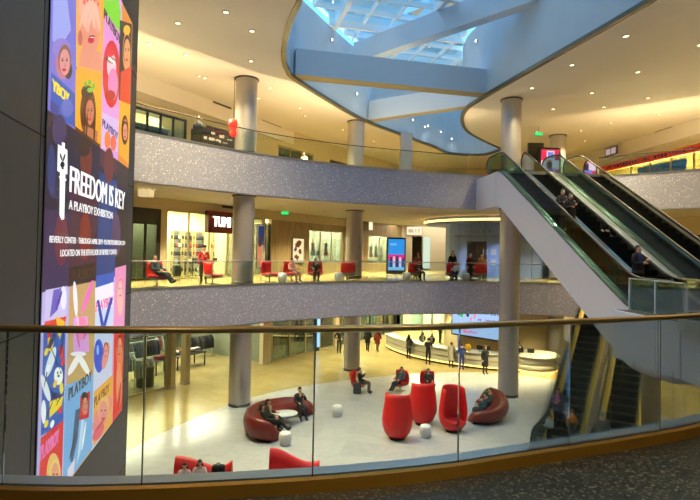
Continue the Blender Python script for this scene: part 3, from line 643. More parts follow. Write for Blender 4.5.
# ================================================================== ESCALATORS
def escalator(label, p0, d, L, rise, W, lo, hi, dep, gmat, m_deck, trussm, gl=.92, lower_dep=None, edge=.28):
    dv = Vector((d[0], d[1], 0)).normalized(); rz = math.atan2(-dv.x, dv.y); his = hi; hi = min(his)
    root = thing('escalator', label, 'escalator', p0, rz)
    tn = rise / L
    zp = lambda y: 0 if y < 0 else (rise if y > L else y * tn)
    ys = [-lo] + [-.5, -.2, 0, .25] + [L * i / 8 for i in range(1, 8)] + [L - .25, L, L + .2, L + .5] + [L + hi]
    # rounded pitch line
    zr = lambda y: sum(zp(y + k * .12) for k in range(-4, 5)) / 9
    top = [(y, zr(y)) for y in ys]
    bot = [(y, zr(y) - dep) for y in ys]
    x1 = W / 2 + edge
    b = MB()
    for s in (-1, 1): b.prism(top + bot[::-1], s * x1, s * (x1 - .1), 0, 'x')
    b.prism([(y, z - dep + .12) for y, z in top] + bot[::-1], -x1 + .1, x1 - .1, 0, 'x')
    b.build('truss', trussm, root)
    dk = MB(); sk = MB()
    for s in (-1, 1):
        up_ = [(y, z + .05) for y, z in top]; dn = [(y, z) for y, z in top]
        dk.prism(up_ + dn[::-1], s * (W / 2 + .01), s * (x1 + .01), 0, 'x')
        sk.prism([(y, z + .049) for y, z in top] + [(y, z - .5) for y, z in top][::-1], s * (W / 2 + .0), s * (W / 2 + .03), 0, 'x')
    dk.build('deck_cover', m_deck, root); sk.build('skirt', m_rubber, root)
    rad = gl / 2 - .02
    def loop(zoff, hi, n=8):
        pts = [(y, zr(y) + zoff) for y in ys if -lo + rad + .02 < y < L + hi - rad - .02]
        c0 = (-lo + rad, zoff - rad); c1_ = (L + hi - rad, rise + zoff - rad)
        a0 = [(c0[0] - rad * math.sin(a), c0[1] + rad * math.cos(a)) for a in (PI * k / n for k in range(n + 1))]
        a1 = [(c1_[0] + rad * math.sin(a), c1_[1] + rad * math.cos(a)) for a in (PI * k / n for k in range(n + 1))]
        return a0[::-1], pts, a1
    for s in (-1, 1):
        hs = his[0] if s < 0 else his[1]; a0, md, a1 = loop(gl, hs); x = s * (W / 2 + .12)
        poly_ = a0 + md + a1 + [(y, zr(y) + .05) for y in [L + hs - rad] + ys[::-1] if -lo + rad < y <= L + hs - rad]
        b = MB(); b.prism(poly_, x - .008, x + .008, 0, 'x'); b.build('glass_balustrade', gmat, root)
        b = MB(); b.tube([(x, y, z + .03) for y, z in a0 + md + a1], .042, 8); b.build('handrail', m_rubber, root)
    n = int(round(L / .4)); st = L / n
    proto = None
    for k in range(n):
        if proto is None:
            b = MB(); b.box((-W / 2 + .004, 0, -.26), (W / 2 - .004, st + .02, 0), 0); b.box((-W / 2 + .004, -.004, -.028), (W / 2 - .004, .02, .003), 1)
            for j in range(18): x = -W / 2 + .03 + j * (W - .06) / 17; b.box((x - .006, .02, 0), (x + .006, st, .006), 1)
            proto = b.build('step', [m_step, m_stepline], root)
            o = proto
        else:
            o = proto.copy(); COL.objects.link(o); o.parent = root
        o.location = (0, k * st, (k + 1) * st * tn - .21)
    b = MB(); b.box((-W / 2, -lo, -.12), (W / 2, 0, .005)); b.build('comb_plate', m_steeltrim, root)
    b = MB(); b.box((-W / 2, L, rise - .12), (W / 2, L + hi, rise + .005)); b.build('comb_plate', m_steeltrim, root)
    return root
m_deckdark = M('steel_deck', (96, 94, 86), .35, .8)
m_deckgold = M('golden_deck', (216, 186, 96), .4, .7)
E1A, E1B = Vector((8.43, 15.7, 0)), Vector((7.31, 25.65, 0)); UR = 5.76; ed = (E1B - E1A); eL = ed.length; ed.normalize(); en = Vector((ed.y, -ed.x, 0))
EW = .95
e1 = E1A + en * (EW / 2 + .3); e2 = e1 + en * 2.9
escalator('rising escalator with lavender white side, nearest the void, carrying two women in black', e1, ed, eL, UR, EW, 1.9, (2.1, .5), 1.75, g_esc, m_deckdark, m_truss)
escalator('second rising escalator, beside the upper advertising kiosk and red bannered store', e2, ed, eL, UR, EW, 1.9, (1.7, 1.7), 1.75, g_esc, m_deckdark, m_truss)
b = MB(); x0, x1 = EW / 2 + .3, 2.9 - EW / 2 - .3
cl = thing('sloped_cladding', 'pale sloped cladding between the two rising escalators', 'cladding', e1, math.atan2(-ed.x, ed.y))
b.prism([(-1.5, .02), (0, .02), (eL, UR + .02), (eL + .3, UR + .02), (eL + .3, UR - .5), (eL, UR - .5), (0, -.1), (-1.5, -.1)], x0, x1, 0, 'x'); b.build('panel', M('slope_panel', (104, 108, 112), .5), cl)
b = MB(); b.tube([(x0 + .72, -1.0, .1), (x0 + .72, 0, .1), (x0 + .72, eL, UR + .1), (x0 + .72, eL + .3, UR + .1)], .035, 6); b.build('guard_bar', m_rubber, cl)
b = MB(); a_ = E1B + ed * .48; c_ = a_ + en * 4.45
b.prism([(a_.x, a_.y), (c_.x, c_.y), (c_.x - .1, 29.38), (a_.x - .26, 29.2)], UB0 - .1, UR - .02); struct('floor_landing', b, [m_truss])
l0 = Vector((7.916, 20.67, GZ)); ld = Vector((math.sin(.5875), math.cos(.5875), 0)); ln = Vector((ld.y, -ld.x, 0)); LR = -GZ; LL = LR / math.tan(math.radians(30))
f1 = l0 + ln * .62; f2 = l0 + ln * 2.42
escalator('lower escalator of dark steps carrying a woman in a patterned jacket and two children', f1, ld, LL, LR, 1.0, 2.4, (1.2, 1.2), 1.2, g_rail, m_deckgold, m_truss, edge=.2)
escalator('empty lower escalator of dark steps beside the one with children', f2, ld, LL, LR, 1.0, 2.4, (1.2, 1.2), 1.2, g_rail, m_deckgold, m_truss, edge=.2)
# ================================================================== SHOP FRONTS, SIGNS AND GOODS
m_frame_d = M('dark_shop_frame', (28, 26, 26), .4, .4); m_frame_l = M('pale_shop_frame', (176, 160, 122), .4, .3)
def front(label, P, t0, t1, z0, z1, mat, n=2, fw=.07, off=.08, group=None):
    root = thing('storefront', label, 'shop front', P.pt((t0 + t1) / 2, off, z0), 0, group)
    b = MB(); b.obox(P, t0, t1, off - .05, off + .05, z1 - fw, z1); b.obox(P, t0, t1, off - .05, off + .05, z0, z0 + fw)
    for k in range(n + 1):
        t = t0 + (t1 - t0 - fw) * k / n; b.obox(P, t, t + fw, off - .05, off + .05, z0 + fw, z1 - fw)
    rel(b, root); b.build('frame', mat, root)
    for k in range(n):
        a = t0 + (t1 - t0 - fw) * k / n + fw; c = t0 + (t1 - t0 - fw) * (k + 1) / n
        b = MB(); b.obox(P, a, c, off - .008, off + .008, z0 + fw, z1 - fw); rel(b, root); b.build('glass_pane', g_shop, root)
    return root
def board(name, label, cat, P, t0, t1, z0, z1, off, th, m_case, m_face, border=.04, group=None):
    """a panel standing proud of a wall, with a face of its own"""
    root = thing(name, label, cat, P.pt((t0 + t1) / 2, off, z0), 0, group)
    b = MB(); b.obox(P, t0, t1, off, off + th, z0, z1); rel(b, root); b.build('case', m_case, root)
    b = MB(); b.obox(P, t0 + border, t1 - border, off - .012, off - .001, z0 + border, z1 - border); rel(b, root); b.build('face', m_face, root)
    return root
def marks(b, P, t0, t1, z0, z1, off, n, mi=0, seed=1):
    """a run of illegible small strokes"""
    rg = random.Random(seed)
    for k in range(n):
        a = t0 + (t1 - t0) * (k + .12) / n; w_ = (t1 - t0) / n * .72; h_ = z1 - z0
        if rg.random() < .12: continue
        b.obox(P, a, a + w_ * .3, off - .006, off, z0, z1, mi); b.obox(P, a + w_ * .3, a + w_, off - .006, off, z0 + (h_ * .75 if rg.random() < .5 else 0), z0 + h_ * (1 if rg.random() < .5 else .3), mi) if rg.random() < 2 else 0
        if rg.random() < .6: b.obox(P, a + w_ * .7, a + w_, off - .006, off, z0, z1 - h_ * .2, mi)
E1_ = T(133); 
# -- middle level
o = front('tall black framed shop front with a deep black header, beside the screen tower', SL, T(131), T(160), .0, ZM, m_frame_d, 2, .09)
b = MB(); b.obox(SL, T(131), T(160), -.02, .02, 2.75, ZM); b.obox(SL, T(156), T(160), -.02, .02, 0, 2.75); rel(b, o); b.build('header', m_black, o)
o = front('wide glazed shop front with warm yellow interior and shelves of bags under a maroon sign', SL, T(166.3), T(262.2), .0, ZM, m_frame_l, 5, .06)
# maroon sign with four white letters
Q = lambda x, y=222: SL.hit(x, y, -.3)
t0, t1 = Q(208.5)[0], Q(242)[0]; z0, z1 = Q(220, 233)[1], Q(220, 211.5)[1]
root = board('shop_sign', 'dark maroon shop sign with bold white lit letters beside the steel column', 'shop sign', SL, t0, t1, z0, z1, -.3, .3, M('maroon_sign', (74, 8, 18), .4), M('maroon_face', (84, 10, 20), .35))
b = MB(); text_on(b, SL, 'TUMI', Q(213.2)[0], Q(230.0)[0], Q(222, 227)[1], Q(222, 217)[1], -.325, bold=.05); rel(b, root); b.build('lettering', m_sign, root, fix=False)
# poster shop behind the column
o = front('narrow shop front between the steel column and the wood wall', SL, T(265.2), T(270.8), 0, 3.3, m_frame_d, 1, .05)
rt = board('poster', 'tall fashion poster of a person with a dark blue upper half beside the column', 'poster', SL, T(256), T(263), .45, 3.2, -.06, .05, m_black, LED((196, 176, 150), .8))
b = MB(); b.obox(SL, T(257), T(262.6), -.09, -.075, 1.9, 3.1, 0); rel(b, rt); b.build('sky_print', LED((20, 52, 104), .9), rt)
b = MB(); b.obox(SL, T(256.7), T(261), -.092, -.078, .6, 1.9); rel(b, rt); b.build('figure_print', LED((226, 140, 90), .9), rt)
b = MB(); b.obox(SL, T(257.6), T(260), -.095, -.08, 1.8, 2.5); rel(b, rt); b.build('hair_print', LED((84, 40, 30), .8), rt)
# lightbox with a pattern of brown figures
t0, t1, z0, z1 = T(291.5), T(303), Z(297, 263), Z(297, 238)
rt = board('lightbox', 'cream lightbox poster of brown leaping figures on the wood wall', 'lightbox', SL, t0, t1, z0, z1, -.08, .07, m_frame_d, LED((255, 236, 178), 1.0))
b = MB(); rg = random.Random(3)
for k in range(9):
    a = t0 + .15 + (t1 - t0 - .5) * rg.random(); z = z0 + .15 + (z1 - z0 - .6) * rg.random()
    vs = [SL.pt(a + .18 * math.cos(q) * rg.uniform(.4, 1.3), -.096, z + .2 + .22 * math.sin(q) * rg.uniform(.4, 1.3)) for q in (2 * PI * i / 7 for i in range(7))]
    b.add(vs, [tuple(range(7))])
rel(b, rt); b.build('print', LED((120, 62, 30), .8), rt, fix=False)
front('pale shop window set in the wood wall, showing garments on stands', SL, T(309), T(342.5), .74, 3.03, m_frame_l, 3, .05)
front('shop window set in the wood wall behind the advertising kiosk', SL, T(368.4), T(390.6), .64, 2.93, m_frame_l, 2, .05)
for px, lab in ((346, 'small square lit blade sign on the near side of the far column'), (367, 'small square lit blade sign between the far column and the kiosk')):
    t = T(px); z = Z(px, 226); board('blade_sign', lab, 'shop sign', SL, t - .33, t + .33, z - .36, z + .36, -.32, .1, m_frame_l, LED((255, 246, 206), 1.1))
t0, t1, z = T(406, 231, BK), T(422, 231, BK), Z(414, 231, BK)
rt = board('shop_sign', 'long white lit shop sign on the pale back wall beside the kiosk', 'shop sign', BK, t0, t1, z - .42, z + .42, -.2, .15, m_frame_l, LED((250, 240, 205), 1.0))
b = MB(); marks(b, BK, t0 + .2, t1 - .2, z - .15, z + .15, -.214, 9); rel(b, rt); b.build('lettering', m_frame_l, rt)
o = front('bright glass display case built into the pale back wall', BK, T(422, 250, BK), T(432, 250, BK), .05, 3.3, m_frame_l, 1)
b = MB(); b.obox(BK, T(422, 250, BK) + .1, T(432, 250, BK) - .1, .02, .05, .15, 3.2); rel(b, o); b.build('light_panel', LED((226, 246, 222), .9), o)
# freestanding advertising kiosk, middle level
kp = atz(396, 274, 0); KP = Plane((kp.x, kp.y), (1, .12))
def kiosk(label, P, w_, h_, z0, cols, seed):
    rt = thing('advertising_kiosk', label, 'advertising kiosk', P.pt(0, 0, z0), 0)
    b = MB(); b.obox(P, -w_ / 2, w_ / 2, 0, .22, z0 + .0, z0 + h_); rel(b, rt); b.build('case', m_black, rt)
    b = MB(); mats = [LED(c, .95) for c in cols[0]]
    a0, a1, q0, q1 = -w_ / 2 + .1, w_ / 2 - .1, z0 + .28, z0 + h_ - .12
    for (u0, v0, u1, v1, k) in cols[1]: b.obox(P, a0 + (a1 - a0) * u0, a0 + (a1 - a0) * u1, -.012 - .002 * len(b.f) / 6, -.002, q0 + (q1 - q0) * v0, q0 + (q1 - q0) * v1, k)
    rel(b, rt); b.build('screen', mats, rt)
    return rt
hk = Z(396, 237.5, KP)
kiosk('black advertising kiosk with a blue and magenta screen on the balcony', KP, 1.42, hk, 0, ([(40, 150, 236), (232, 24, 130), (20, 40, 90), (120, 200, 250), (250, 200, 220)], [(0, 0, 1, 1, 0), (0, .34, 1, .50, 1), (0, .0, 1, .1, 3), (.1, .1, .24, .42, 2), (.3, .1, .42, .44, 4), (.48, .1, .62, .46, 2), (.68, .1, .8, .42, 4), (.86, .1, .96, .4, 2), (.1, .8, .5, .86, 3)]), 1)
# -- upper level
front('white framed upper shop front beside the screen tower', SL, T(130), T(183.6), UZ, 8.4, m_frame_d, 4, .08)
for a in (0.1, .36, .62):
    t = T(134) + (T(182) - T(134)) * a
    rt = thing('display_cabinet', 'grey display cabinet in the upper shop, %s' % ('beside the screen tower', 'in the middle of its row', 'beside the cream pillar')[int(a * 3.8)], 'display cabinet', SL.pt(t, 1.2, UZ))
    b = MB(); b.obox(SL, t, t + .95, 1.2, 1.8, UZ + .001, UZ + 1.9); rel(b, rt); b.build('case', m_shopdim, rt)
    b = MB(); b.obox(SL, t + .1, t + .85, 1.15, 1.19, UZ + 1.0, UZ + 1.75); rel(b, rt); b.build('glass_door', M('dark_display', (40, 46, 50), .2), rt)
    b = MB(); b.obox(SL, t - .02, t + .97, 1.1, 1.9, UZ + 1.9, UZ + 1.96); rel(b, rt); b.build('top', M('steel_top', (170, 176, 176), .3, .5), rt)
front('upper shop front with dark glazed opening behind the black kiosk', SL, T(203.2), T(237.8), UZ, 8.4, m_frame_d, 2)
front('upper shop front with pale blue interior behind the railing', SL, T(276.2), T(311.8), UZ, 8.4, m_frame_l, 3)
front('dark upper shop front half hidden by the far steel column', SL, T(328.2), T(351.8), UZ, 8.4, m_frame_d, 2)
kp = atz(219, 160, UZ)
UP_ = Plane((-5.95, 24.4), (.66, .75))
rt = thing('retail_kiosk', 'black retail kiosk on the upper balcony beside the steel column', 'retail kiosk', UP_.pt(0, 0, UZ))
ka, kb = UP_.hit(201.5, 140)[0], UP_.hit(235.5, 140)[0]; kz = UP_.hit(210, 128)[1]
b = MB(); b.obox(UP_, ka, kb, 0, .9, UZ + .002, kz); rel(b, rt); b.build('body', m_black, rt)
b = MB(); rg = random.Random(5)
for k in range(9): a = rg.uniform(ka + .1, kb - .4); z = rg.uniform(UZ + .5, kz - .25); b.obox(UP_, a, a + rg.uniform(.1, .3), -.012, -.001, z, z + rg.uniform(.04, .14))
rel(b, rt); b.build('lettering', M('kiosk_print', (196, 190, 180), .5), rt)
# red paper lantern hanging from the bulkhead beside the column
q = atY(233.5, 128, 24.0)
rt = thing('paper_lantern', 'red lobed paper lantern hanging by the upper steel column', 'lantern', q)
b = MB(); b.lathe([(.02, -.42), (.15, -.36), (.2, -.24), (.12, -.12), (.2, 0), (.25, .18), (.2, .36), (.04, .42)], 20); b.build('shade', M('red_paper', (255, 36, 24), .5, emit=.8, var=0), rt)
b = MB(); b.tube([(0, 0, .42), (0, 0, CZ9 - q.z)], .012, 6); b.build('cord', m_black, rt)
# upper advertising screen by the escalator heads
uq = atY(550, 172, 31.2); UK = Plane((uq.x, uq.y), (1, .05))
hu = UK.hit(550, 147.5)[1] - UZ
kiosk('upright advertising screen with a red and white picture at the head of the escalators', UK, 1.3, hu, UZ, ([(236, 34, 90), (250, 220, 232), (110, 140, 226), (60, 30, 70), (206, 60, 170)], [(0, 0, 1, 1, 0), (.0, .35, .4, .6, 1), (.55, .3, 1, .62, 1), (.3, .62, .74, .95, 1), (.36, .7, .68, .9, 2), (.25, 0, .8, .32, 2), (.3, .3, .6, .55, 3), (.4, .06, .65, .25, 4), (0, .0, .22, .2, 4)]), 2)
rt = thing('loudspeaker_panel', 'plain black box panel behind the red advertising screen', 'panel', (uq.x - .55, uq.y + .5, UZ))
b = MB(); b.rbox((-.6, 0, 0), (.35, .2, UK.hit(545, 141)[1] - UZ), .02); b.build('body', m_black, rt)
# red banner with black marks over the amber store
q0, q1 = SR.hit(700, 145), SR.hit(582, 172.5)
rt = thing('store_banner', 'long red banner with small black marks along the top of the amber store', 'banner', SR.pt(q0[0], -.05, 8.1))
b = MB(); b.obox(SR, -1.4, 12.6, .04, .1, 8.08, 8.56); rel(b, rt); b.build('cloth', M('red_banner', (222, 52, 34), .5, emit=.15), rt)
b = MB(); marks(b, SR, -1.2, 12.4, 8.2, 8.42, .118, 46, seed=9)
for v in b.v: v += SR.n * .004
rel(b, rt); b.build('lettering', M('banner_ink', (60, 14, 16), .5), rt)
front2 = thing('storefront', 'glazed store front under the long red banner on the upper level', 'shop front', SR.pt(5, -.06, UZ))
b = MB()
for k in range(9): t = -1.35 + k * 1.78; b.obox(SR, t, t + .06, -.1, 0, UZ, 8.1)
b.obox(SR, -1.35, 12.9, -.1, 0, UZ, UZ + .08); rel(b, front2); b.build('frame', m_frame_l, front2)
for k in range(8):
    t = -1.35 + k * 1.78; b = MB(); b.obox(SR, t + .06, t + 1.78, -.06, -.045, UZ + .08, 8.06); rel(b, front2); b.build('glass_pane', g_shop, front2)
ta_, tb_ = SR.hit(681, 160)[0], SR.hit(633, 165)[0]
rt = thing('window_graphic', 'pale blue printed panel standing inside the amber store window', 'window graphic', SR.pt(ta_, -.4, UZ))
b = MB(); b.obox(SR, ta_, tb_, -.4, -.35, UZ + .05, 7.95); rel(b, rt); b.build('panel', LED((84, 140, 180), .75), rt)
# purple and white restroom style sign hanging under the bulkhead
t = BR.hit(612, 151, .4)
rt = thing('hanging_sign', 'small purple and white directional sign hanging from the upper bulkhead', 'sign', BR.pt(t[0], .4, t[1]))
b = MB(); b.obox(BR, t[0] - .6, t[0] + .75, .36, .44, t[1] - .3, t[1] + .3); rel(b, rt); b.build('plate', M('purple_sign', (86, 70, 110), .4), rt)
b = MB(); b.obox(BR, t[0] - .5, t[0] + .02, .445, .455, t[1] - .22, t[1] + .2); b.obox(BR, t[0] + .12, t[0] + .66, .445, .455, t[1] - .22, t[1] + .2); rel(b, rt); b.build('symbol_panel', M('pale_symbol', (214, 206, 232), .4, emit=.3), rt)
b = MB(); b.obox(BR, t[0] + .05, t[0] + .08, .39, .41, t[1] + .3, 8.699); rel(b, rt); b.build('hanger', m_dark, rt)
# green exit signs
def exit_sign(label, p, rz=0):
    rt = thing('exit_sign', label, 'exit sign', p, rz)
    b = MB(); b.rbox((-.26, -.03, -.12), (.26, .03, .12), .01); b.build('case', m_black, rt)
    b = MB(); b.box((-.24, -.037, -.10), (.24, -.031, .10)); b.build('face', LED((40, 214, 110), 1.3), rt)
    b = MB(); b.tube([(0, 0, .12), (0, 0, .5)], .012, 6); b.build('hanger', m_dark, rt)
p = SL.pt(*(lambda h_: (h_[0], -.4, h_[1]))(SL.hit(285, 213, -.4))); exit_sign('green lit exit sign hanging over the wood wall', p)
exit_sign('green lit exit sign under the top ceiling near the upper steel column', atY(538.5, 134, 32.0))
# dark air slots in the bulkheads
def slots(P, o, lst, grp, lab):
    for x0, y0, x1, y1 in lst:
        a, z = P.hit(x0, y0); c, z2 = P.hit(x1, y1); z = (z + z2) / 2
        rt = thing('air_slot', lab, 'air vent', P.pt((a + c) / 2, o, z), 0, grp)
        b = MB(); b.obox(P, a, c, o - .02 if o < 0 else o, o if o < 0 else o + .02, z - .07, z + .07); rel(b, rt); b.build('grille', m_black, rt)
        b = MB(); b.obox(P, a - .03, c + .03, o - .015 if o < 0 else o, o if o < 0 else o + .015, z - .1, z - .07); rel(b, rt); b.build('lip', m_steeltrim, rt)
slots(BL, -.001, [(213, 101, 231, 108), (262, 119, 281, 126)], 'air slots in the bulkhead over the upper shops', 'long black air slot in the pale bulkhead over the upper shops')
slots(BR, .001, [(672, 126, 655, 131), (637, 134, 624, 138)], 'air slots in the bulkhead by the escalators', 'long black air slot in the pale bulkhead beside the escalators')
for (x0, y0, x1, y1) in [(222, 206.5, 236, 208), (337, 217.5, 349, 219), (383, 222, 391, 223), (640, 219.5, 656, 219.5)]:
    P_ = SL if x0 < 600 else SR; off = -.001 if x0 < 600 else .001
    slots(P_, off, [(x0, y0, x1, y1)] if x0 < 600 else [(x1, y1, x0, y0)], 'air slots over the middle level shops', 'short black air slot above the middle level shops')
# -- ground level left shop front
def gfront(label, t0, t1, n, z1=-2.4, mat=m_frame_l): return front(label, SL, t0, t1, GZ, z1, mat, n, .10)
gfront('ground level clothing shop front panels beside the screen tower', T(122, 360), T(168, 360), 2)
gt = [T(168.5, 370), T(183, 370)]
for k, lab in ((0, 'pale stone post of the clothing shop doorway, on the tower side'), (1, 'pale stone post of the clothing shop doorway, on the column side')):
    rt = thing('shop_post', lab, 'post', SL.pt(gt[k], -.1, GZ)); b = MB(); b.obox(SL, gt[k], gt[k] + .3, -.2, .2, GZ + .001, -2.36); rel(b, rt); b.build('shaft', m_frame_l, rt)
    b = MB(); b.obox(SL, gt[k] - .02, gt[k] + .32, -.22, .22, GZ, GZ + .12); rel(b, rt); b.build('plinth', m_steeltrim, rt)
gfront('second ground level shop front with a bright blue white light strip', 10.25, 17.3, 4, mat=m_frame_l)
gfront('third ground level shop front, behind the far steel column', 18.05, 27.3, 4, mat=m_frame_d)
t = 15.1
rt = thing('light_strip', 'tall blue white light strip in the second ground level shop window', 'light', SL.pt(t, -.1, GZ)); b = MB(); b.obox(SL, t - .12, t + .12, -.14, -.06, GZ + .3, -2.3); rel(b, rt); b.build('tube', LED((150, 200, 255), 1.6), rt); b = MB(); b.obox(SL, t - .2, t + .2, -.06, -.02, GZ + .0, -2.3); rel(b, rt); b.build('backplate', m_dark, rt)

# ------------------------------------------------------------------ goods
GC = [(34, 34, 38), (70, 66, 60), (150, 148, 142), (110, 30, 32), (30, 44, 70), (190, 184, 170), (84, 92, 80), (16, 16, 18)]
m_g = [M('cloth_%d' % i, c, .85, var=.15) for i, c in enumerate(GC)]
def garment_mesh(mat):
    """a coat on a hanger, seen from the side of a rail"""
    G = []
    for i in range(9):
        v = i / 8; z = -.08 - v * .86; w_ = (.06 + .18 * min(1, v * 3.5)) * (1 + .12 * v); d_ = .035 + .03 * math.sin(v * 3)
        G.append([(d_ * math.cos(a) * (1 + .25 * math.cos(5 * a) * v), w_ * math.sin(a), z) for a in (2 * PI * k / 14 for k in range(14))])
    b = MB(); vs = [p for r in G for p in r]; fs = [(i * 14 + k, i * 14 + (k + 1) % 14, (i + 1) * 14 + (k + 1) % 14, (i + 1) * 14 + k) for i in range(8) for k in range(14)]
    b.add(vs, fs, 0, True); b.add(G[0], [tuple(range(14))]); b.add(G[-1], [tuple(range(14))])
    b.tube([(0, 0, -.1), (0, 0, -.03), (0, .02, .0), (0, 0, .02)], .006, 5, 1)
    return b
GAR = []
def garment(p, rz, mi, label, group):
    if len(GAR) <= mi:
        while len(GAR) <= mi: GAR.append(None)
    if GAR[mi] is None:
        o = garment_mesh(0).build('hanging_garment', [m_g[mi], m_steeltrim]); GAR[mi] = o.data
    else: o = bpy.data.objects.new('hanging_garment', GAR[mi]); COL.objects.link(o)
    o.location = p; o.rotation_euler = (0, 0, rz); tag(o, label, 'garment', group)
def rack(P, t0, t1, off, z0, h, label, n, glabel, pal, seed):
    rt = thing('clothes_rack', label, 'clothes rack', P.pt((t0 + t1) / 2, off, z0), P.ang()); w_ = (t1 - t0) / 2; rg = random.Random(seed)
    b = MB(); b.tube([(-w_, 0, h), (w_, 0, h)], .018, 8); b.build('rail', m_steeltrim, rt)
    for s in (-1, 1):
        b = MB(); b.tube([(s * w_, 0, .02), (s * w_, 0, h)], .018, 8); b.build('upright', m_steeltrim, rt)
        b = MB(); b.rbox((s * w_ - .03, -.3, 0), (s * w_ + .03, .3, .04), .01); b.build('foot', m_steeltrim, rt)
    for k in range(n): garment(P.pt(t0 + .1 + (t1 - t0 - .2) * k / (n - 1), off, z0 + h), P.ang() + rg.uniform(-.15, .15), rg.choice(pal), glabel, 'garments: ' + glabel)
tA = T(128, 370)
rack(SL, T(130, 360), T(148, 360), 2.2, GZ, 1.5, 'low steel clothes rack of dark coats near the screen tower', 10, 'coat hanging on the steel rack near the screen tower', [0, 1, 7, 4], 1)
rack(SL, T(152, 360), T(166, 360), 2.6, GZ, 1.55, 'steel clothes rack of pale grey coats behind the shop glass', 10, 'grey coat hanging on the rack behind the shop glass', [2, 2, 5, 1], 2)
rack(SL, T(150, 360), T(167, 360), 1.15, GZ, 1.5, 'steel clothes rack of grey coats hard behind the window beside the stone posts', 11, 'grey coat on the rack beside the stone posts', [2, 2, 1, 5, 0], 91)
rack(SL, 3.6, 5.6, 5.2, GZ, 1.55, 'clothes rack of dark coats seen between the stone posts and the big column', 11, 'dark coat on the rack seen beyond the stone posts', [0, 7, 1, 4], 92)
rack(SL, 5.4, 7.6, 6.5, GZ, 1.5, 'clothes rack against the back of the clothing shop', 10, 'garment hanging on the rack at the back of the clothing shop', [0, 3, 4, 2, 7], 3)
rack(SL, 7.4, 9.4, 4.6, GZ, 1.5, 'clothes rack of dark jackets behind the folded stack table', 10, 'dark jacket hanging behind the folded stack table', [0, 7, 1], 4)
rack(SL, 2.6, 5.0, 7.6, GZ, 1.9, 'tall clothes rack of mixed coats deep in the clothing shop', 11, 'coat hanging on the tall rack deep in the clothing shop', [0, 2, 5, 6], 5)
for j, (a, c) in enumerate(((10.6, 12.6), (13.0, 14.6), (15.6, 17.0))):
    rack(SL, a, c, .75, GZ, 1.75, ('clothes rack of dark suits in the second shop beside the pale post', 'clothes rack of dark suits in the middle of the second shop', 'clothes rack of dark suits at the far end of the second shop')[j], 9, ('dark suit on the rack beside the pale post', 'dark suit on the rack in the middle of the second shop', 'dark suit on the rack at the far end of the second shop')[j], [0, 7, 4, 3, 5], 11 + j)
def table(P, t, off, z0, w_, d_, h, label, mat=m_dark):
    rt = thing('display_table', label, 'display table', P.pt(t, off, z0), P.ang())
    b = MB(); b.rbox((-w_ / 2, -d_ / 2, h - .06), (w_ / 2, d_ / 2, h), .01); b.build('table_top', mat, rt)
    for sx in (-1, 1):
        for sy in (-1, 1): b = MB(); b.box((sx * (w_ / 2 - .08) - .03, sy * (d_ / 2 - .08) - .03, 0), (sx * (w_ / 2 - .08) + .03, sy * (d_ / 2 - .08) + .03, h - .055)); b.build('leg', mat, rt)
    return rt
def stacks(P, t, off, z, w_, n, label, group, pal, seed):
    rg = random.Random(seed)
    for k in range(n):
        x = t - w_ / 2 + w_ * (k + .5) / n
        for j in range(3):
            b = MB(); b.rbox((-.17, -.14, 0), (.17, .14, .075), .025)
            o = b.build('folded_garment', rg.choice([m_g[i] for i in pal])); o.location = P.pt(x, off, z + j * .076); o.rotation_euler = (0, 0, P.ang() + rg.uniform(-.1, .1)); tag(o, label, 'folded garment', group)
for j, (a, c, off, h_, lab) in enumerate(((-.4, 2.2, 8.4, 2.1, 'high rack of dark clothes on the back wall, tower end'), (5.6, 8.2, 8.4, 2.1, 'high rack of dark clothes on the back wall, middle of the shop'), (8.3, 9.9, 8.3, 2.1, 'high rack of dark clothes on the back wall, behind the big column'))):
    rack(SL, a, c, off, GZ, h_, lab, 12, 'garment on the ' + lab, [0, 7, 1, 4, 2], 60 + j)
tt = 4.9; table(SL, tt + 1.2, 3.2, GZ, 2.2, 1.1, .85, 'dark display table of folded clothes seen beside the big steel column')
stacks(SL, tt + 1.2, 3.2, GZ + .85, 2.0, 5, 'folded garment in a stack on the table beside the big steel column', 'folded garments beside the column', [2, 0, 7, 5, 3], 21)
table(SL, T(187, 360) + .6, 3.0, GZ, 1.1, .7, .8, 'small dark table with red folded goods just inside the shop doorway')
stacks(SL, T(187, 360) + .6, 3.0, GZ + .8, .8, 2, 'red folded garment on the small doorway table', 'red folded garments', [3], 22)
table(SL, 12.8, 2.6, GZ, 2.4, .9, .8, 'long dark table in the second ground level shop'); stacks(SL, 12.8, 2.6, GZ + .8, 2.2, 5, 'folded garment on the long table in the second shop', 'folded garments in the second shop', [0, 2, 5], 23)
# dark drum bin in the window
q = atz(145, 386, GZ)
rt = thing('drum_pedestal', 'dark round drum pedestal with a wooden top in the clothing shop window', 'pedestal', (q.x, q.y, GZ)); b = MB(); b.lathe([(.42, 0), (.44, .03), (.44, 1.0), (.42, 1.02)], 28); b.build('body', m_dark, rt)
b = MB(); b.lathe([(.46, 1.021), (.46, 1.07)], 28); b.build('top', m_wood, rt)
for j, (a, c) in enumerate(((18.6, 20.8), (21.4, 23.4), (24, 26.6))):
    rack(SL, a, c, 1.0, GZ, 1.9, ('rack of mixed clothes in the third shop beside the far steel column', 'rack of mixed clothes in the middle of the third shop', 'rack of mixed clothes at the far end of the third shop')[j], 10, ('garment on the third shop rack beside the far column', 'garment on the third shop middle rack', 'garment on the third shop far end rack')[j], [0, 7, 4, 3, 5, 2], 71 + j)
rack(SL, 10.8, 16.8, 3.9, GZ, 2.0, 'long high rack of clothes along the back of the second shop', 24, 'garment on the long rack at the back of the second shop', [0, 7, 1, 4, 2, 6], 81)
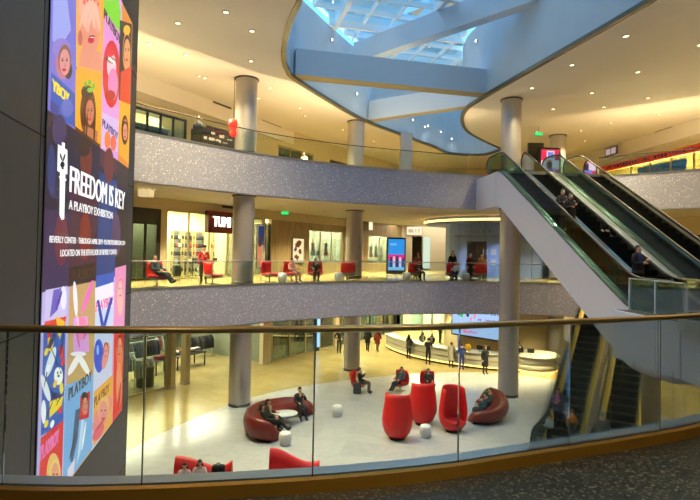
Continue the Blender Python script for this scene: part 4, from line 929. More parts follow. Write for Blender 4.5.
# bag shelves of the maroon-signed shop
def shelf(P, t0, t1, off, z0, z1, n, label, goods, glabel, pal, seed, per=3):
    rt = thing('shelving', label, 'shelving', P.pt((t0 + t1) / 2, off, z0), P.ang()); w_ = (t1 - t0) / 2; rg = random.Random(seed)
    for s in (-1, 1): b = MB(); b.box((s * w_ - .015, -.12, 0), (s * w_ + .015, .12, z1 - z0)); b.build('side_panel', m_frame_l, rt)
    b = MB(); b.box((-w_ + .015, .1, 0), (w_ - .015, .12, z1 - z0)); b.build('back_panel', LED((255, 236, 190), .75), rt)
    for k in range(n):
        z = .12 + (z1 - z0 - .16) * k / n
        b = MB(); b.box((-w_ + .016, -.12, z), (w_ - .016, .099, z + .03)); b.build('shelf', m_frame_d, rt)
        for j in range(per):
            x = -w_ + 2 * w_ * (j + .5) / per + rg.uniform(-.04, .04); bag(P.pt((t0 + t1) / 2 + x, off, z0 + z + .031), P.ang(), rg.choice(pal), glabel)
BAG = {}
def bag(p, rz, mi, label):
    key = mi
    if key not in BAG:
        rt = thing('handbag', label, 'handbag'); b = MB(); b.rbox((-.15, -.08, 0), (.15, .08, .23), .035); b.build('body', m_g[mi], rt)
        b = MB(); b.tube([(-.08, 0, .22), (-.085, 0, .3), (-.05, 0, .36), (.05, 0, .36), (.085, 0, .3), (.08, 0, .22)], .011, 6); b.build('handle', m_g[(mi + 7) % 8], rt); BAG[key] = rt; rt.location = p; rt.rotation_euler = (0, 0, rz); rt['group'] = 'bags: ' + label
    else: dup(BAG[key], p, rz, label, 'bags: ' + label)
ws = [(172, 180, 'tower'), (183, 191, ''), (194, 203, ''), (212, 221, ''), (222, 231, '')]
labs = ['first', 'second', 'third', 'fourth', 'fifth']
for k, (a, c, _) in enumerate(ws):
    zc = 'tall lit bag shelving in the maroon-signed shop, %s counting from the black framed shop' % labs[k]
    q0 = SL.hit(a, 250, 4.4)[0]; q1 = SL.hit(c, 250, 4.4)[0]
    shelf(SL, q0, q1, 4.4, 0, 2.7, 5, zc, 'bag', 'bag on the %s shelving unit counting from the black framed shop' % labs[k], [0, 7, 1, 3, 4, 5], 30 + k, 3)
q0, q1 = SL.hit(188, 250, 2.2)[0], SL.hit(205, 250, 2.2)[0]
table(SL, (q0 + q1) / 2, 2.2, 0, q1 - q0, .8, .8, 'dark table of luggage inside the maroon-signed shop')
for k in range(3): 
    bag(SL.pt(q0 + .5 + k * .8, 2.2, .801), SL.ang(), 7, 'black bag on the table inside the maroon-signed shop')
def suitcase(p, rz, label):
    rt = thing('suitcase', label, 'suitcase', p, rz); b = MB(); b.rbox((-.22, -.13, .05), (.22, .13, .66), .05); b.build('shell', m_g[7], rt)
    b = MB(); b.tube([(-.1, .1, .62), (-.1, .1, .95), (.1, .1, .95), (.1, .1, .62)], .012, 6); b.build('handle', m_steeltrim, rt)
    for sx in (-1, 1):
        for sy in (-1, 1): b = MB(); b.lathe([(.03, -.015), (.03, .015)], 10); b.v = [Vector((sx * .16 + v.z, sy * .09 + v.x, .03 + v.y)) for v in b.v]; b.build('wheel', m_rubber, rt)
suitcase(SL.pt(T(192), 1.2, 0), SL.ang(), 'black suitcase standing by the glass under the bag shelves')
suitcase(SL.pt(T(170), 1.0, 0), SL.ang(), 'black suitcase standing beside the cream pilaster of the bag shop')
# dim shop goods behind the black frame
shelf(SL, T(137), T(152), 2.4, 0, 2.2, 3, 'dim shelving behind the black framed shop front', 'bag', 'pale bag on the dim shelving behind the black frame', [5, 2, 6], 50, 3)
# garments on stands in the wood wall windows
def mannequin(p, rz, mi, label, group):
    rt = thing('mannequin', label, 'mannequin', p, rz)
    b = MB(); b.lathe([(.16, .85), (.17, .95), (.13, 1.1), (.15, 1.25), (.19, 1.36), (.12, 1.44), (.05, 1.46)], 18, sy=.65); b.build('torso', m_g[mi], rt)
    b = MB(); b.lathe([(.17, .86), (.2, .7), (.23, .5)], 18, sy=.7); b.build('skirt', m_g[(mi + 3) % 8], rt)
    b = MB(); b.tube([(0, 0, .02), (0, 0, .9)], .02, 8); b.lathe([(.16, 0), (.16, .02)], 18); b.build('stand', m_steeltrim, rt)
    b = MB(); b.lathe([(.03, 1.46), (.05, 1.5), (.085, 1.6), (.08, 1.7), (.03, 1.76)], 14); b.build('head', m_shopwarm, rt)
MX = [(313, 'beside the lightbox'), (319, 'second from the lightbox'), (326, 'in a row of pale goods'), (334, 'fourth from the lightbox'), (340, 'at the end by the far column')]
def plinth(P, t0, t1, o0, o1, z0, z1, label):
    rt = thing('window_plinth', label, 'plinth', P.pt((t0 + t1) / 2, o0, z0)); b = MB(); b.obox(P, t0, t1, o0, o1, z0, z1); rel(b, rt); b.build('body', m_wallwhite, rt)
    b = MB(); b.obox(P, t0 - .01, t1 + .01, o0 - .01, o1 + .01, z1, z1 + .03); rel(b, rt); b.build('top', m_shopwarm, rt)
plinth(SL, T(309.6), T(342), .4, 1.6, .001, .72, 'long pale plinth in the window beside the lightbox'); plinth(SL, T(369), T(390), .4, 1.6, .001, .62, 'long pale plinth in the window behind the kiosk')
for k, (px, w_) in enumerate(MX): mannequin(SL.pt(SL.hit(px, 250, 1)[0], 1.0, .751), SL.ang(), (3, 5, 0, 2, 6)[k], 'dressed mannequin in the wood wall window, %s' % w_, 'mannequins in the first window')
for k, px in enumerate((371, 376, 381, 386)): mannequin(SL.pt(SL.hit(px, 250, 1)[0], 1.0, .651), SL.ang(), (0, 4, 2, 7)[k], 'dressed mannequin in the window behind the kiosk, %s' % ('nearest the far column', 'second from the far column', 'second from the kiosk', 'half behind the kiosk')[k], 'mannequins in the second window')
# doorway in the blue core
CP = Plane((7.65, 36.75), (.62, -.78))
dx0, dx1 = 468.5, 485.5
a0 = math.atan2(36.2 - 38.8, 8.2 - 11.2)
def core_pt(px, r):
    d = ray(px, 254); d = Vector((d.x, d.y, 0)).normalized(); e = -cc; k = d.dot(e); h_ = k * k - (cc.length_squared - r * r); return d * (-k - math.sqrt(max(0, h_)))
P1, P2 = core_pt(dx0, 4.0), core_pt(dx1, 4.0); DP = Plane((P1.x, P1.y), (P2.x - P1.x, P2.y - P1.y)); dw = (P2 - P1).length
rt = thing('lift_door', 'dark steel lift doorway set in the blue round core', 'lift door', DP.pt(dw / 2, -.1, 0))
b = MB(); b.obox(DP, -.08, dw + .08, -.08, .3, 0, 2.45); rel(b, rt); b.build('surround', m_seam, rt)
for k in (0, 1): b = MB(); b.obox(DP, dw * k / 2 + .01, dw * (k + 1) / 2 - .01, -.1, -.081, 0.02, 2.3); rel(b, rt); b.build('door_leaf', M('lift_leaf', (34, 31, 30), .3, .5), rt)
rt = thing('directory_lettering', 'two faint lines of lettering on the blue round core over the lift doorway', 'lettering', DP.pt(dw / 2, -.1, 2.9))
b = MB(); marks(b, DP, -.2, dw + .5, 3.05, 3.22, -.12, 9, seed=4); marks(b, DP, -.9, dw + 1.2, 2.72, 2.88, -.14, 15, seed=6)
for v in b.v: v -= DP.n * .16
rel(b, rt); b.build('letters', M('grey_letters', (110, 114, 136), .4), rt)
P1 = core_pt(489, 4.02)
rt = thing('notice_board', 'small white framed notices beside the lift doorway', 'notice', P1 + Vector((0, 0, 1.2))); NP = Plane((P1.x, P1.y), (P1.y - cc.y, cc.x - P1.x) if False else (-(P1.y - cc.y), P1.x - cc.x))
for i, (a, z) in enumerate(((-.5, .2), (.05, .2), (-.5, -.5), (.05, -.5))):
    b = MB(); b.obox(NP, a + .1, a + .4, -.05, .05, 1.35 + z, 1.75 + z); rel(b, rt); b.build('notice', M('notice_paper', (170, 168, 176), .5), rt)

# ------------------------------------------------------------------ information desk and screen
DC = Vector((12.0, 41, 0))
def arc(r, a0, a1, n, c=DC): return [c + Vector((r * math.cos(a0 + (a1 - a0) * k / n), r * math.sin(a0 + (a1 - a0) * k / n), 0)) for k in range(n + 1)]
aA, aB = math.radians(189), math.radians(261)
sp = arc(8.95, aA, aB, 40)
rt = thing('information_desk', 'long curved cream information desk with a glowing base', 'desk', (6.0, 33.0, GZ))
R6 = rt.location
def dstrip(o0, o1, z0, z1, pts=None): 
    b = MB(); strip(b, [p - Vector((R6.x, R6.y, 0)) for p in (pts or sp)], o0, o1, z0, z1); return b
m_desk = M('desk_stone', (214, 204, 180), .35, var=.03)
dstrip(-.30, .30, .22, .98).build('front_panel', m_desk, rt); dstrip(-.42, .42, 1.0, 1.08).build('counter_top', M('desk_top', (236, 230, 214), .25), rt); dstrip(-.22, .22, .0, .14).build('plinth', m_dark, rt)
dstrip(-.34, .30, .55, .60).build('groove', m_frame_l, rt); dstrip(-.31, .26, .145, .2).build('light_strip', m_cove, rt)
# its drum end
ec = sp[-1] + Vector((1.0, .35, 0)) - Vector((R6.x, R6.y, 0)); b = MB(); b.lathe([(1.35, .22), (1.4, .3), (1.4, .55), (1.37, .57), (1.4, .6), (1.4, .98)], 36, ec); b.lathe([(1.5, 1.0), (1.5, 1.08)], 36, ec); b.build('end_drum', m_desk, rt)
b = MB(); b.lathe([(1.36, .145), (1.36, .2)], 36, ec); b.lathe([(1.2, 0), (1.2, .14)], 30, ec); b.build('drum_light', [m_cove], rt)
# its lit wall screen
IS = Plane((7.0, 37.0), (2.75, -2.95)); i0, i1 = IS.hit(452.3, 330)[0], IS.hit(503, 335)[0] + .9
zs0, zs1 = IS.hit(452, 333)[1], -1.78
rt = thing('wall_screen', 'wide pale blue lit wall screen with a green picture behind the information desk', 'screen', IS.pt((i0 + i1) / 2, 0, zs0))
b = MB(); b.obox(IS, i0 - .08, i1 + .08, 0, .2, zs0 - .1, zs1); rel(b, rt); b.build('case', m_black, rt)
b = MB(); w_ = i1 - i0; hh = zs1 - zs0
def ib(u0, v0, u1, v1, k, o=0): b.obox(IS, i0 + w_ * u0, i0 + w_ * u1, -.012 - o * .002, -.001, zs0 + hh * v0, zs0 + hh * v1, k)
ib(0, 0, 1, 1, 0)
rg = random.Random(8)
for k in range(16): u = .08 + .16 * rg.random(); v = .5 + .38 * rg.random(); ib(u, v, u + .04, v + .1, (1, 2, 1, 5)[k % 4], 1 + k)
for k in range(10): u = .29 + .08 * rg.random(); v = .42 + .44 * rg.random(); ib(u, v, u + .03, v + .12, 3, 1 + k)
for k in range(8): u = .18 + .2 * rg.random(); v = .04 + .1 * rg.random(); ib(u, v, u + .06, v + .05, (4, 3)[k % 2], 1 + k)
rel(b, rt); b.build('picture', [LED(c, 1.0) for c in ((176, 208, 255), (60, 200, 110), (16, 60, 40), (250, 150, 160), (220, 130, 220), (20, 24, 30))], rt)
b = MB(); marks(b, IS, i0 + w_ * .43, i0 + w_ * .86, zs0 + hh * .70, zs0 + hh * .80, -.02, 9, 0, 5); marks(b, IS, i0 + w_ * .43, i0 + w_ * .86, zs0 + hh * .50, zs0 + hh * .56, -.02, 16, 1, 7); rel(b, rt); b.build('lettering', [LED((110, 140, 190), .9), LED((150, 90, 170), .9)], rt)
# posts under the back wall and a lit purple sign far behind
for k, px in enumerate((406, 426, 436)):
    p = BK.pt(BK.hit(px, 320)[0], -.3, GZ); b = MB(); b.box((p.x - .35, p.y - .3, GZ), (p.x + .35, p.y, MB0)); struct('trim_%d' % (6 + k), b, m_wall)
q = atY(536, 329, 41)
rt = thing('purple_sign', 'purple lit round sign behind the big steel column on the ground level', 'sign', q); b = MB(); b.lathe([(.55, -.05), (.6, 0), (.55, .05)], 24); b.v = [Vector((v.x, v.z, v.y)) for v in b.v]; b.build('disc', LED((222, 150, 240), 1.2), rt)
b = MB(); b.tube([(0, .07, -.5), (0, .07, GZ - q.z)], .04, 8); b.build('post', m_dark, rt)
# square lit fitting under the upper soffit near the tower
q = atz(146, 193, UB0 - .2)
rt = thing('soffit_lamp', 'square cream lamp box under the upper soffit near the screen tower', 'lamp', (q.x, q.y, UB0)); b = MB(); b.rbox((-.25, -.25, -.36), (.25, .25, -.06), .02); b.build('shade', M('lamp_box', (236, 214, 160), .5, emit=.7), rt); b = MB(); b.tube([(0, 0, -.06), (0, 0, 0)], .03, 8); b.build('stem', m_dark, rt)
# ================================================================== SEATS
def behind(px, extra):
    q = on_line(farm, px); d = q.normalized(); return q + d * extra
def shell_chair(label, p, rz, grp, first=[None]):
    if first[0] is not None: return dup(first[0], p, rz, label, grp)
    rt = thing('lounge_chair', label, 'chair', p, rz, grp)
    prof = [(-.34, .40, .30), (-.20, .385, .34), (0, .37, .36), (.18, .39, .37), (.28, .50, .37), (.33, .68, .36), (.37, .86, .34), (.41, 1.02, .30)]
    G = []
    for i in range(11):
        u = -1 + 2 * i / 10; r = []
        for j, (y, z, w_) in enumerate(prof):
            v = j / 7; r.append((u * w_, y - (.26 * abs(u) ** 2.4) * (max(0, v - .35) / .65), z + .10 * abs(u) ** 3 * (1 - v)))
        G.append(r)
    b = MB(); b.sheet(G, .05, 0); o = b.build('seat_shell', m_red, rt)
    G2 = [[(p_[0] * .97, p_[1] + .0, p_[2] - .055) for p_ in r[:5]] for r in G]
    b = MB(); b.sheet(G2, .05, 0); b.build('under_shell', m_grey, rt)
    b = MB(); b.rbox((-.27, -.26, .40), (.27, .16, .47), .03); b.build('seat_cushion', m_red, rt)
    b = MB(); b.tube([(0, 0, .03), (0, 0, .3)], .035, 10); b.build('pedestal', m_steeltrim, rt)
    for k in range(4):
        a = PI / 4 + k * PI / 2; b = MB(); b.tube([(0, 0, .06), (.30 * math.cos(a), .30 * math.sin(a), .015)], [.025, .014], 6); b.build('leg', m_steeltrim, rt)
    first[0] = rt; return rt
def face(p, q):
    """rotation that turns a figure or seat at p (front = -Y) towards q"""
    d = Vector(q) - Vector(p); return math.atan2(d.x, -d.y)
GS = 'red lounge chairs on the middle balcony'
BC = {}
for key, px, ex, deg, lab in [
    ('a', 158, 1.0, 55, 'red lounge chair beside the screen tower, with a person lying back in it'), ('b', 213, 1.2, 130, 'red lounge chair under the maroon sign, with a standing person behind'),
    ('c', 270, 1.3, 60, 'empty red lounge chair just beyond the steel column'), ('d', 292, 1.3, 55, 'red lounge chair before the lightbox, with a person in pink'),
    ('e', 316, 1.4, 10, 'red lounge chair holding a person in dark clothes, before the wood wall window'), ('f', 348.5, 1.2, 178, 'empty red lounge chair in front of the far column, back turned'),
    ('g', 415, 1.6, 170, 'red lounge chair beside the kiosk, with a person in dark clothes'), ('h', 452, 1.5, 185, 'red lounge chair before the blue core holding a person in white'), ('i', 480, 1.5, 180, 'red lounge chair before the lift doorway, beside a person in dark red')]:
    p = behind(px, ex); BC[key] = p; shell_chair(lab, p, math.radians(deg), GS)
def drum(p, label, grp):
    rt = thing('drum_stool', label, 'stool', p, 0, grp); b = MB(); b.lathe([(.17, 0), (.19, .02), (.235, .2), (.24, .3), (.21, .42), (.19, .455)], 24); b.build('body', m_drum, rt)
    b = MB(); b.lathe([(.185, .456), (.17, .47), (.001, .472)], 24, cap=False); b.build('top', m_drum, rt)
for px, lab in ((339, 'white drum stool beside the empty turned red chair'), (407, 'white drum stool between the kiosk and the next red chair'), (466, 'white drum stool in front of the blue core'), (283, 'white drum stool before the wood wall')):
    drum(behind(px, 1.0), lab, 'white drum stools on the balcony')
for px, py, lab in ((285, 445, 'white drum stool beside the oval table and the oxblood sofa'), (337, 416, 'white drum stool alone on the marble'), (425.5, 437, 'white drum stool in front of the tall red pods')):
    drum(atz(px, py, GZ + .004), lab, 'white drum stools on the marble')
rt = thing('oval_table', 'low white oval table in the bend of the oxblood sofa', 'table', atz(284, 424, GZ + .004), .3)
b = MB(); b.lathe([(.46, .40), (.5, .43), (.48, .46), (.001, .465)], 32, cap=False, sx=1.15, sy=.9); b.build('table_top', m_drum, rt)
b = MB(); b.lathe([(.26, 0), (.24, .02), (.06, .05), (.06, .39), (.2, .41)], 20); b.build('pedestal', m_drum, rt)
# tall pods
def pod(label, p, rz, first=[None]):
    if first[0] is not None: return dup(first[0], p, rz, label, 'tall red pod seats')
    rt = thing('pod_seat', label, 'pod seat', p, rz, 'tall red pod seats')
    prof = [(.12, .20), (.34, .27), (.46, .42), (.52, .60), (.54, .80), (.53, 1.0), (.50, 1.25), (.465, 1.5), (.44, 1.7), (.425, 1.88)]
    def half(z): return math.radians(180) if z < .42 else math.radians(180 - 70 * min(1, (z - .42) / .25))
    G = []
    for i in range(29):
        u = -1 + 2 * i / 28; r = []
        for k, (rad, z) in enumerate(prof):
            a = u * half(z); zz = z - (.10 * (1 - math.cos(a)) / 2 if k > 6 else 0)
            r.append((rad * math.sin(a), rad * math.cos(a) * .92, zz - .1))
        G.append(r)
    b = MB(); b.sheet(G, .055); b.build('shell', m_red, rt)
    b = MB(); b.lathe([(.30, .20), (.43, .30), (.44, .40), (.38, .45), (.001, .46)], 28, cap=False, sy=.9); b.build('seat_cushion', m_red, rt)
    b = MB(); b.lathe([(.30, 0), (.31, .02), (.28, .05), (.12, .07), (.12, .14)], 24); b.build('base', m_dark, rt)
    first[0] = rt; return rt
pc = [atz(397, 438.5, GZ + .004), atz(422.5, 424, GZ + .004), atz(453, 431, GZ + .004)]
pod('tall red pod seat turned away, the one beside the marble and the lone drum stool', pc[0], math.radians(165)); pod('tall red pod seat turned away, the middle one of three, behind the white drum stool', pc[1], math.radians(190)); pod('tall red pod seat turned so its seat shows, beside the oxblood sofa', pc[2], math.radians(20))
gch = {}
for key, px, py, deg, lab in (('a', 357.5, 392, 75, 'red chair on the tile edge with a man and a grey case'), ('b', 400, 391, -35, 'red chair with a reclining person, legs stretched out'), ('c', 428, 392, 5, 'red chair with a person in grey, behind the middle red pod')):
    p = atz(px, py, GZ + .004); gch[key] = p; shell_chair(lab, p, math.radians(deg), 'red lounge chairs on the ground level')
# organic sofas
def sofa(name, label, path, mat, back=.82, seat=.43, wd=.5, bulb=True):
    """a swept bean sofa; its back lies to the left of the path"""
    P = smooth(path, 7); R = P[0].copy(); R.z = GZ + .004; rt = thing(name, label, 'sofa', R)
    n = len(P); nu = 18; rings = []
    for i, p in enumerate(P):
        t = P[min(i + 1, n - 1)] - P[max(i - 1, 0)]; t.normalize(); l_ = Vector((-t.y, t.x, 0)); v = i / (n - 1)
        e = math.sqrt(max(0.0, 1 - (2 * v - 1) ** 8)) * .98 + .02; bk = back * (1 - .45 * v ** 2)
        cs = [(-wd, .10), (-wd * 1.12, .26), (-wd * .96, seat), (-wd * .4, seat + .01), (.0, seat - .02), (wd * .25, seat + .02), (wd * .42, bk - .1), (wd * .66, bk), (wd * .98, bk - .06), (wd * 1.2, bk * .55), (wd * 1.0, .2), (wd * .7, .03), (-wd * .6, .03)]
        rings.append([(p - P[0]) + l_ * (o_ * e) + Vector((0, 0, .03 + (z - .03) * (.25 + .75 * e))) for o_, z in cs])
    k = len(rings[0]); b = MB(); b.add([q for r in rings for q in r], [(i * k + j, i * k + (j + 1) % k, (i + 1) * k + (j + 1) % k, (i + 1) * k + j) for i in range(n - 1) for j in range(k)], 0, True)
    b.add(rings[0], [tuple(range(k))]); b.add(rings[-1], [tuple(range(k))]); o = b.build('body', mat, rt)
    sb = o.modifiers.new('round', 'SUBSURF'); sb.levels = 1; sb.render_levels = 1
    b = MB(); strip(b, [p - P[0] for p in P[2:-2]], -wd * .5, wd * .6, 0, .06); b.build('plinth', m_dark, rt)
    return rt
sofa('curved_sofa', 'oxblood curved sofa beside the big steel column, with three people on it', [(-2.72, 19.72), (-3.35, 20.3), (-3.55, 21.4), (-3.1, 22.6), (-2.2, 23.3), (-1.45, 22.9)][::-1], m_darkred, .8) if False else sofa('curved_sofa', 'oxblood curved sofa near the big steel column, with three people on it', [(-2.55, 19.75), (-3.3, 20.1), (-3.55, 21.2), (-3.15, 22.4), (-2.3, 23.15), (-1.45, 23.0)], m_darkred, .92)
for q in ():
    pass
sofa('curved_sofa', 'oxblood curved sofa beside the red pods, with a person in dark teal', [(6.3, 25.0), (6.7, 24.2), (6.6, 23.2), (6.0, 22.4), (5.2, 22.5)], m_darkred, .95)
def wave(label, px0, px1, py, zs, grp):
    a, c = atz(px0, py, GZ + .004), atz(px1, py, GZ + .004); rt = thing('wave_settee', label, 'settee', a, math.atan2(c.y - a.y, c.x - a.x), grp); L_ = (c - a).length
    G = []
    for i in range(25):
        u = i / 24; h_ = zs[0] + (zs[1] - zs[0]) * (.5 - .5 * math.cos(PI * min(1, u * 1.15))) + zs[2] * max(0, u - .7) ** 2 * 9
        G.append([(u * L_, .62, .06), (u * L_, .72, .3), (u * L_, .68, h_ * .7), (u * L_, .60, h_), (u * L_, .50, h_ - .03), (u * L_, .42, h_ * .75), (u * L_, .30, .30), (u * L_, -.2, .28), (u * L_, -.34, .22), (u * L_, -.34, .08)])
    b = MB(); k = 10; b.add([Vector((q[0], q[1] - .3, q[2])) for r in G for q in r], [(i * k + j, i * k + (j + 1) % k, (i + 1) * k + (j + 1) % k, (i + 1) * k + j) for i in range(24) for j in range(k)], 0, True)
    b.add([Vector((q[0], q[1] - .3, q[2])) for q in G[0]], [tuple(range(k))]); b.add([Vector((q[0], q[1] - .3, q[2])) for q in G[-1]], [tuple(range(k))]); b.build('body', m_red, rt)
    b = MB(); b.box((.1, -.6, 0), (L_ - .1, .3, .05)); b.build('plinth', m_dark, rt); return rt, a, c
w1 = wave('bright red wave backed settee with two people in pale tops, just below the brass kerb', 172, 230, 495, (1.02, .70, .25), 'red wave settees')
w2 = wave('bright red wave backed settee with nobody on it, just below the brass kerb', 268, 319, 492, (1.2, .76, .08), 'red wave settees')

# ================================================================== PEOPLE
m_skin = [M('skin_%d' % i, c, .55, var=.03) for i, c in enumerate(((222, 170, 140), (196, 140, 108), (140, 92, 66)))]
m_hair = [M('hair_%d' % i, c, .5, var=.1, scale=30) for i, c in enumerate(((22, 16, 14), (54, 34, 22), (120, 84, 44), (150, 146, 140)))]
m_eye = M('eye', (30, 24, 22), .2, var=0); m_lip = M('lip', (170, 84, 78), .4, var=0); m_shoe = M('shoe_leather', (26, 24, 24), .4)
def CL(c):
    return M('fabric_%d_%d_%d' % c, c, .85, var=.08, scale=14)
def J(pose):
    """joint positions for a 1.70 m figure facing -Y"""
    j = dict(pelvis=(0, 0, .95), spine=(0, .01, 1.13), chest=(0, .0, 1.32), neck=(0, 0, 1.46), head=(0, -.015, 1.585))
    for s, n in ((-1, 'l'), (1, 'r')):
        j['sho' + n] = (s * .165, 0, 1.385); j['elb' + n] = (s * .215, .03, 1.11); j['wri' + n] = (s * .22, -.06, .87); j['hip' + n] = (s * .085, 0, .90); j['kne' + n] = (s * .095, -.02, .49); j['ank' + n] = (s * .10, .02, .085); j['toe' + n] = (s * .115, -.15, .035)
    if pose in ('phone', 'ride'):
        j['elbr'] = (.21, -.02, 1.12); j['wrir'] = (.10, -.22, 1.22)
        if pose == 'ride': j['elbl'] = (-.21, -.02, 1.12); j['wril'] = (-.08, -.24, 1.14)
    if pose == 'desk':
        for s, n in ((-1, 'l'), (1, 'r')): j['elb' + n] = (s * .21, -.10, 1.14); j['wri' + n] = (s * .15, -.33, 1.13)
    if pose == 'walk':
        j['kner'] = (.095, -.16, .52); j['ankr'] = (.10, -.14, .10); j['toer'] = (.11, -.32, .07); j['knel'] = (-.095, .06, .49); j['ankl'] = (-.1, .26, .13); j['toel'] = (-.11, .11, .045)
        j['elbl'] = (-.21, -.08, 1.12); j['wril'] = (-.2, -.26, .98); j['elbr'] = (.22, .12, 1.12); j['wrir'] = (.22, .14, .88)
    if pose == 'akimbo':
        for s, n in ((-1, 'l'), (1, 'r')): j['elb' + n] = (s * .36, .05, 1.16); j['wri' + n] = (s * .19, -.05, 1.02)
    if pose in ('sit', 'recline', 'sitphone'):
        lean = .10 if pose != 'recline' else .32
        z0 = .52; j['pelvis'] = (0, 0, z0); j['spine'] = (0, lean * .35, z0 + .18); j['chest'] = (0, lean * .8, z0 + .36); j['neck'] = (0, lean * 1.05, z0 + .50); j['head'] = (0, lean * 1.0 - .03, z0 + .625)
        for s, n in ((-1, 'l'), (1, 'r')):
            j['sho' + n] = (s * .165, lean * .92, z0 + .43); j['elb' + n] = (s * .23, lean * .5 - .04, z0 + .17); j['wri' + n] = (s * .15, -.24, z0 + .16); j['hip' + n] = (s * .09, -.02, z0 - .01)
            if pose == 'recline': j['kne' + n] = (s * .08, -.44, z0 + .02); j['ank' + n] = (s * .06, -.78, .20); j['toe' + n] = (s * .07, -.88, .30)
            else: j['kne' + n] = (s * .12, -.43, z0 + .0); j['ank' + n] = (s * .12, -.42, .09); j['toe' + n] = (s * .13, -.58, .035)
        if pose == 'sitphone': j['wrir'] = (.10, -.18, z0 + .42); j['elbr'] = (.24, -.04, z0 + .2)
    return {k: Vector(v) for k, v in j.items()}
BONES = [('pelvis', 'spine', 't'), ('spine', 'chest', 't'), ('chest', 'neck', 'n'), ('neck', 'head', 'h')]
for n in 'lr': BONES += [('chest', 'sho' + n, 't'), ('sho' + n, 'elb' + n, 't'), ('elb' + n, 'wri' + n, 'a'), ('pelvis', 'hip' + n, 'b'), ('hip' + n, 'kne' + n, 'b'), ('kne' + n, 'ank' + n, 'b'), ('ank' + n, 'toe' + n, 's')]
RAD = dict(pelvis=.125, spine=.115, chest=.135, neck=.052, head=.05, sho=.062, elb=.043, wri=.03, hip=.09, kne=.058, ank=.038, toe=.034)
def seg_d(p, a, c):
    d = c - a; t = max(0, min(1, (p - a).dot(d) / d.length_squared)); return (p - a - d * t).length
BODY = {}
def body_geo(pose):
    if pose in BODY: return BODY[pose]
    j = J(pose); names = list(j); me = bpy.data.meshes.new('sk'); me.from_pydata([j[n] for n in names], [(names.index(a), names.index(c)) for a, c, _ in BONES], [])
    o = bpy.data.objects.new('sk', me); COL.objects.link(o); md = o.modifiers.new('s', 'SKIN'); md.use_smooth_shade = True; md.branch_smoothing = .6
    for i, n in enumerate(names):
        r = RAD[n.rstrip('lr') if n[:-1] in RAD else n]; v = me.skin_vertices[0].data[i]; v.radius = (r, r); v.use_root = n == 'pelvis'
    sb = o.modifiers.new('u', 'SUBSURF'); sb.levels = 1; sb.render_levels = 1
    dg = bpy.context.evaluated_depsgraph_get(); ev = o.evaluated_get(dg); m_ = ev.to_mesh()
    vs = [v.co.copy() for v in m_.vertices]; fs = [tuple(p.vertices) for p in m_.polygons]; ns = [v.normal.copy() for v in m_.vertices]; ev.to_mesh_clear()
    bpy.data.objects.remove(o); bpy.data.meshes.remove(me)
    reg = []
    for f in fs:
        c = sum((vs[i] for i in f), Vector()) / len(f); reg.append(min(BONES, key=lambda b_: seg_d(c, j[b_[0]], j[b_[1]]) - .0 * 1)[2])
    # flatten the trunk front to back
    BODY[pose] = (j, vs, fs, ns, reg); return BODY[pose]
def head_geo(b, c, skin=0, eye=1, lip=2):
    n, m_ = 14, 10; vs = []; 
    for i in range(m_ + 1):
        th = PI * i / m_
        for k in range(n):
            a = 2 * PI * k / n; x = math.sin(th) * math.cos(a); y = math.sin(th) * math.sin(a); z = math.cos(th)
            w_ = .076 * (1 - .22 * max(0, -z)); vs.append(c + Vector((x * w_, y * .094 + (-.012 if z < -.3 and y < 0 else 0), z * .118)))
    b.add(vs, [(i * n + k, (i + 1) * n + k, (i + 1) * n + (k + 1) % n, i * n + (k + 1) % n) for i in range(m_) for k in range(n)], skin, True)
    b.add([c + Vector(p) for p in ((0, -.092, .015), (-.016, -.09, -.03), (.016, -.09, -.03), (0, -.122, -.026))], [(0, 1, 3), (0, 3, 2), (1, 2, 3)], skin, True)
    for s in (-1, 1):
        b.lathe([(.001, -.004), (.011, 0), (.001, .004)], 8, cap=False); k = len(b.v) - 24
        for i in range(k, len(b.v)): v = b.v[i]; b.v[i] = c + Vector((s * .03 + v.x, -.088 + v.z * .6, .012 + v.y * .6))
        for i in range(len(b.m) - 16, len(b.m)): b.m[i] = eye
        b.box(c + Vector((s * .076 - .008, -.012, -.028)), c + Vector((s * .076 + .008, .018, .03)), skin)
    b.box(c + Vector((-.022, -.096, -.056)), c + Vector((.022, -.088, -.047)), lip)
def hand(b, w_, d, side, s=1.0):
    """palm, four unequal bent fingers and a thumb from its side"""
    d = d.normalized(); u = d.cross(Vector((0, 1, .3))).normalized(); n_ = d.cross(u).normalized()
    b.tube([w_, w_ + d * .045, w_ + d * .085], [.026, .034, .03], 8)
    for k, (o_, l_) in enumerate(((-.027, .062), (-.009, .074), (.009, .070), (.027, .054))):
        p = w_ + d * .078 + u * o_; b.tube([p, p + d * l_ * .45 + n_ * .006, p + d * l_ * .8 + n_ * .022, p + d * l_ * .95 + n_ * .038], [.0095, .009, .008, .006], 6)
    p = w_ + d * .03 + u * (.028 * side); b.tube([p, p + (d * .6 + u * side * .8).normalized() * .032, p + (d * .9 + u * side * .5 + n_ * .4).normalized() * .06], [.012, .010, .007], 6)
